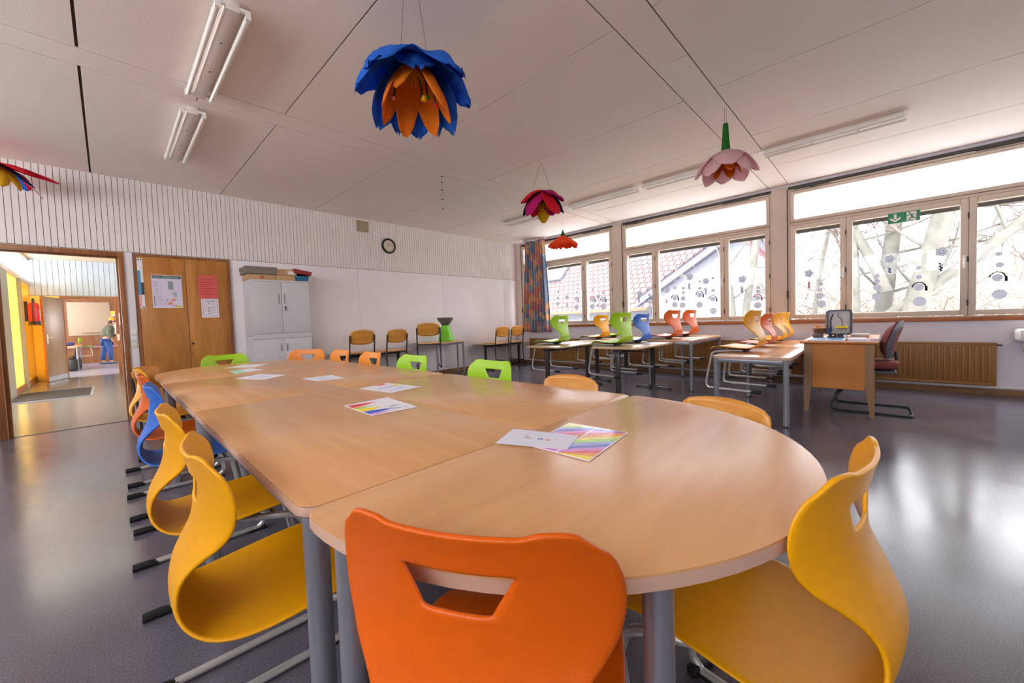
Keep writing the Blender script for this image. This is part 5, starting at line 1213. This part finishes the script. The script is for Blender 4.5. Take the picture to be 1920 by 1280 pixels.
MB().prism([(2.3, 2.79), (2.3, 2.35), (3.1, 3.15), (3.3, 3.66)][::-1], -.01, .0, Matrix(((0, 0, 1, 14.6), (1, 0, 0, 0), (0, 1, 0, 0), (0, 0, 0, 1)))).build('gable_boards', M['rwood'], h2, 0)
M['bark'] = mat('pale_bark', (98, 94, 86), .9, noise=(5, .25)); M['twig'] = mat('thin_branch', (112, 100, 94), .9)
def tree(lab, x, y, h, r, forks, seed, lean=(0, 0), ntw=60, group='bare trees outside'):
    rr = random.Random(seed); t = thing('bare_tree', lab, 'tree', (x, y, -1.0), 0, group); mbT = MB(); mbB = MB(); mbW = MB(); tips = []
    def limb(mb, p, d, L, r0, r1, n=7, wob=.08):
        pts = [Vector(p)]; d = Vector(d).normalized(); ds = [d]
        for i in range(n):
            d = (d+Vector((rr.uniform(-wob, wob), rr.uniform(-wob, wob), rr.uniform(-wob*.5, wob)))).normalized(); pts.append(pts[-1]+d*L/n); ds.append(d)
        mb.tube(pts, [r0+(r1-r0)*i/n for i in range(n+1)], 9 if r0 > .05 else 5); return pts, ds
    for f in forks:
        d0, L, r0, z = f
        pts, ds = limb(mbT, (0, 0, z), d0, L, r*r0, r*r0*.45, 10, .05)
        for k in range(3, len(pts)):
            for q in range(2):
                dd = Vector((rr.uniform(-.15, 1), rr.uniform(-1, 1), rr.uniform(-.1, .9)))
                p2, d2 = limb(mbB, pts[k], dd, rr.uniform(1.2, 2.6), min(.035, r*.2), .008, 7, .14)
                for m_ in range(2, len(p2)):
                    for _ in range(3 if ntw > 40 else 1):
                        dd = (d2[m_]+Vector((rr.uniform(-1, 1), rr.uniform(-1, 1), rr.uniform(-.6, .9)))*.9); limb(mbW, p2[m_], dd, rr.uniform(.5, 1.2), .011, .004, 4, .25)
    mbT.build('trunk', M['bark'], t, 60); mbB.build('branches', M['bark'], t, 60); mbW.build('twigs', M['twig'], t, 0)
    return t
tree('two stemmed birch seen in the right pane of the middle window', 11.0, 2.72, 8, .11, [((0, -.0, 1), 8, 1, 0), ((0, -.16, 1), 8, .9, 0)], 3, ntw=30)
tree('leftmost stem with orange moss in the centre pane of the right window', 11.0, .37, 8, .13, [((.02, .03, 1), 7, 1, 0)], 8)
tree('grey stem leaning right behind the leftmost stem outside', 11.4, .22, 8, .17, [((0, -.10, 1), 8, 1, 0)], 12)
tree('massive leaning tree behind the exit sign', 11.0, -.05, 9, .26, [((.0, -.21, 1), 8, .82, 0), ((0, -.9, .8), 7, .4, 1.9), ((.1, .4, 1), 5, .4, 2.4)], 11)
tree('slim tree with long side branch seen in the rightmost pane', 13, -3.2, 8, .12, [((0, .1, 1), 7, 1, 0), ((0, -.5, .6), 6, .5, 1.5)], 15)
tree('slender tree right of the window pier, seen in the small pane', 14.0, 1.5, 8, .08, [((0, -.05, 1), 7, 1, 0)], 21)
mb = MB(); rr = random.Random(9)
for k in range(3600):
    x = rr.uniform(16, 32); y = rr.uniform(-16, 3.0); z = -1+rr.uniform(0, 4.4)*rr.random()**.7; d = Vector((rr.uniform(-.6, .6), rr.uniform(-1, 1), rr.uniform(-.1, 1.2))).normalized()*rr.uniform(.4, 1.5)
    p = Vector((x, y, z)); q_ = p+d*.5+Vector((0, 0, rr.uniform(-.1, .1))); mb.tube([p, q_, p+d], .022, 3)
tag(mb.build('thicket', mat('dry_thicket', (122, 106, 92), .95), None, 0), 'tangle of bare bushes behind the trees outside', 'bushes', None, 'stuff')
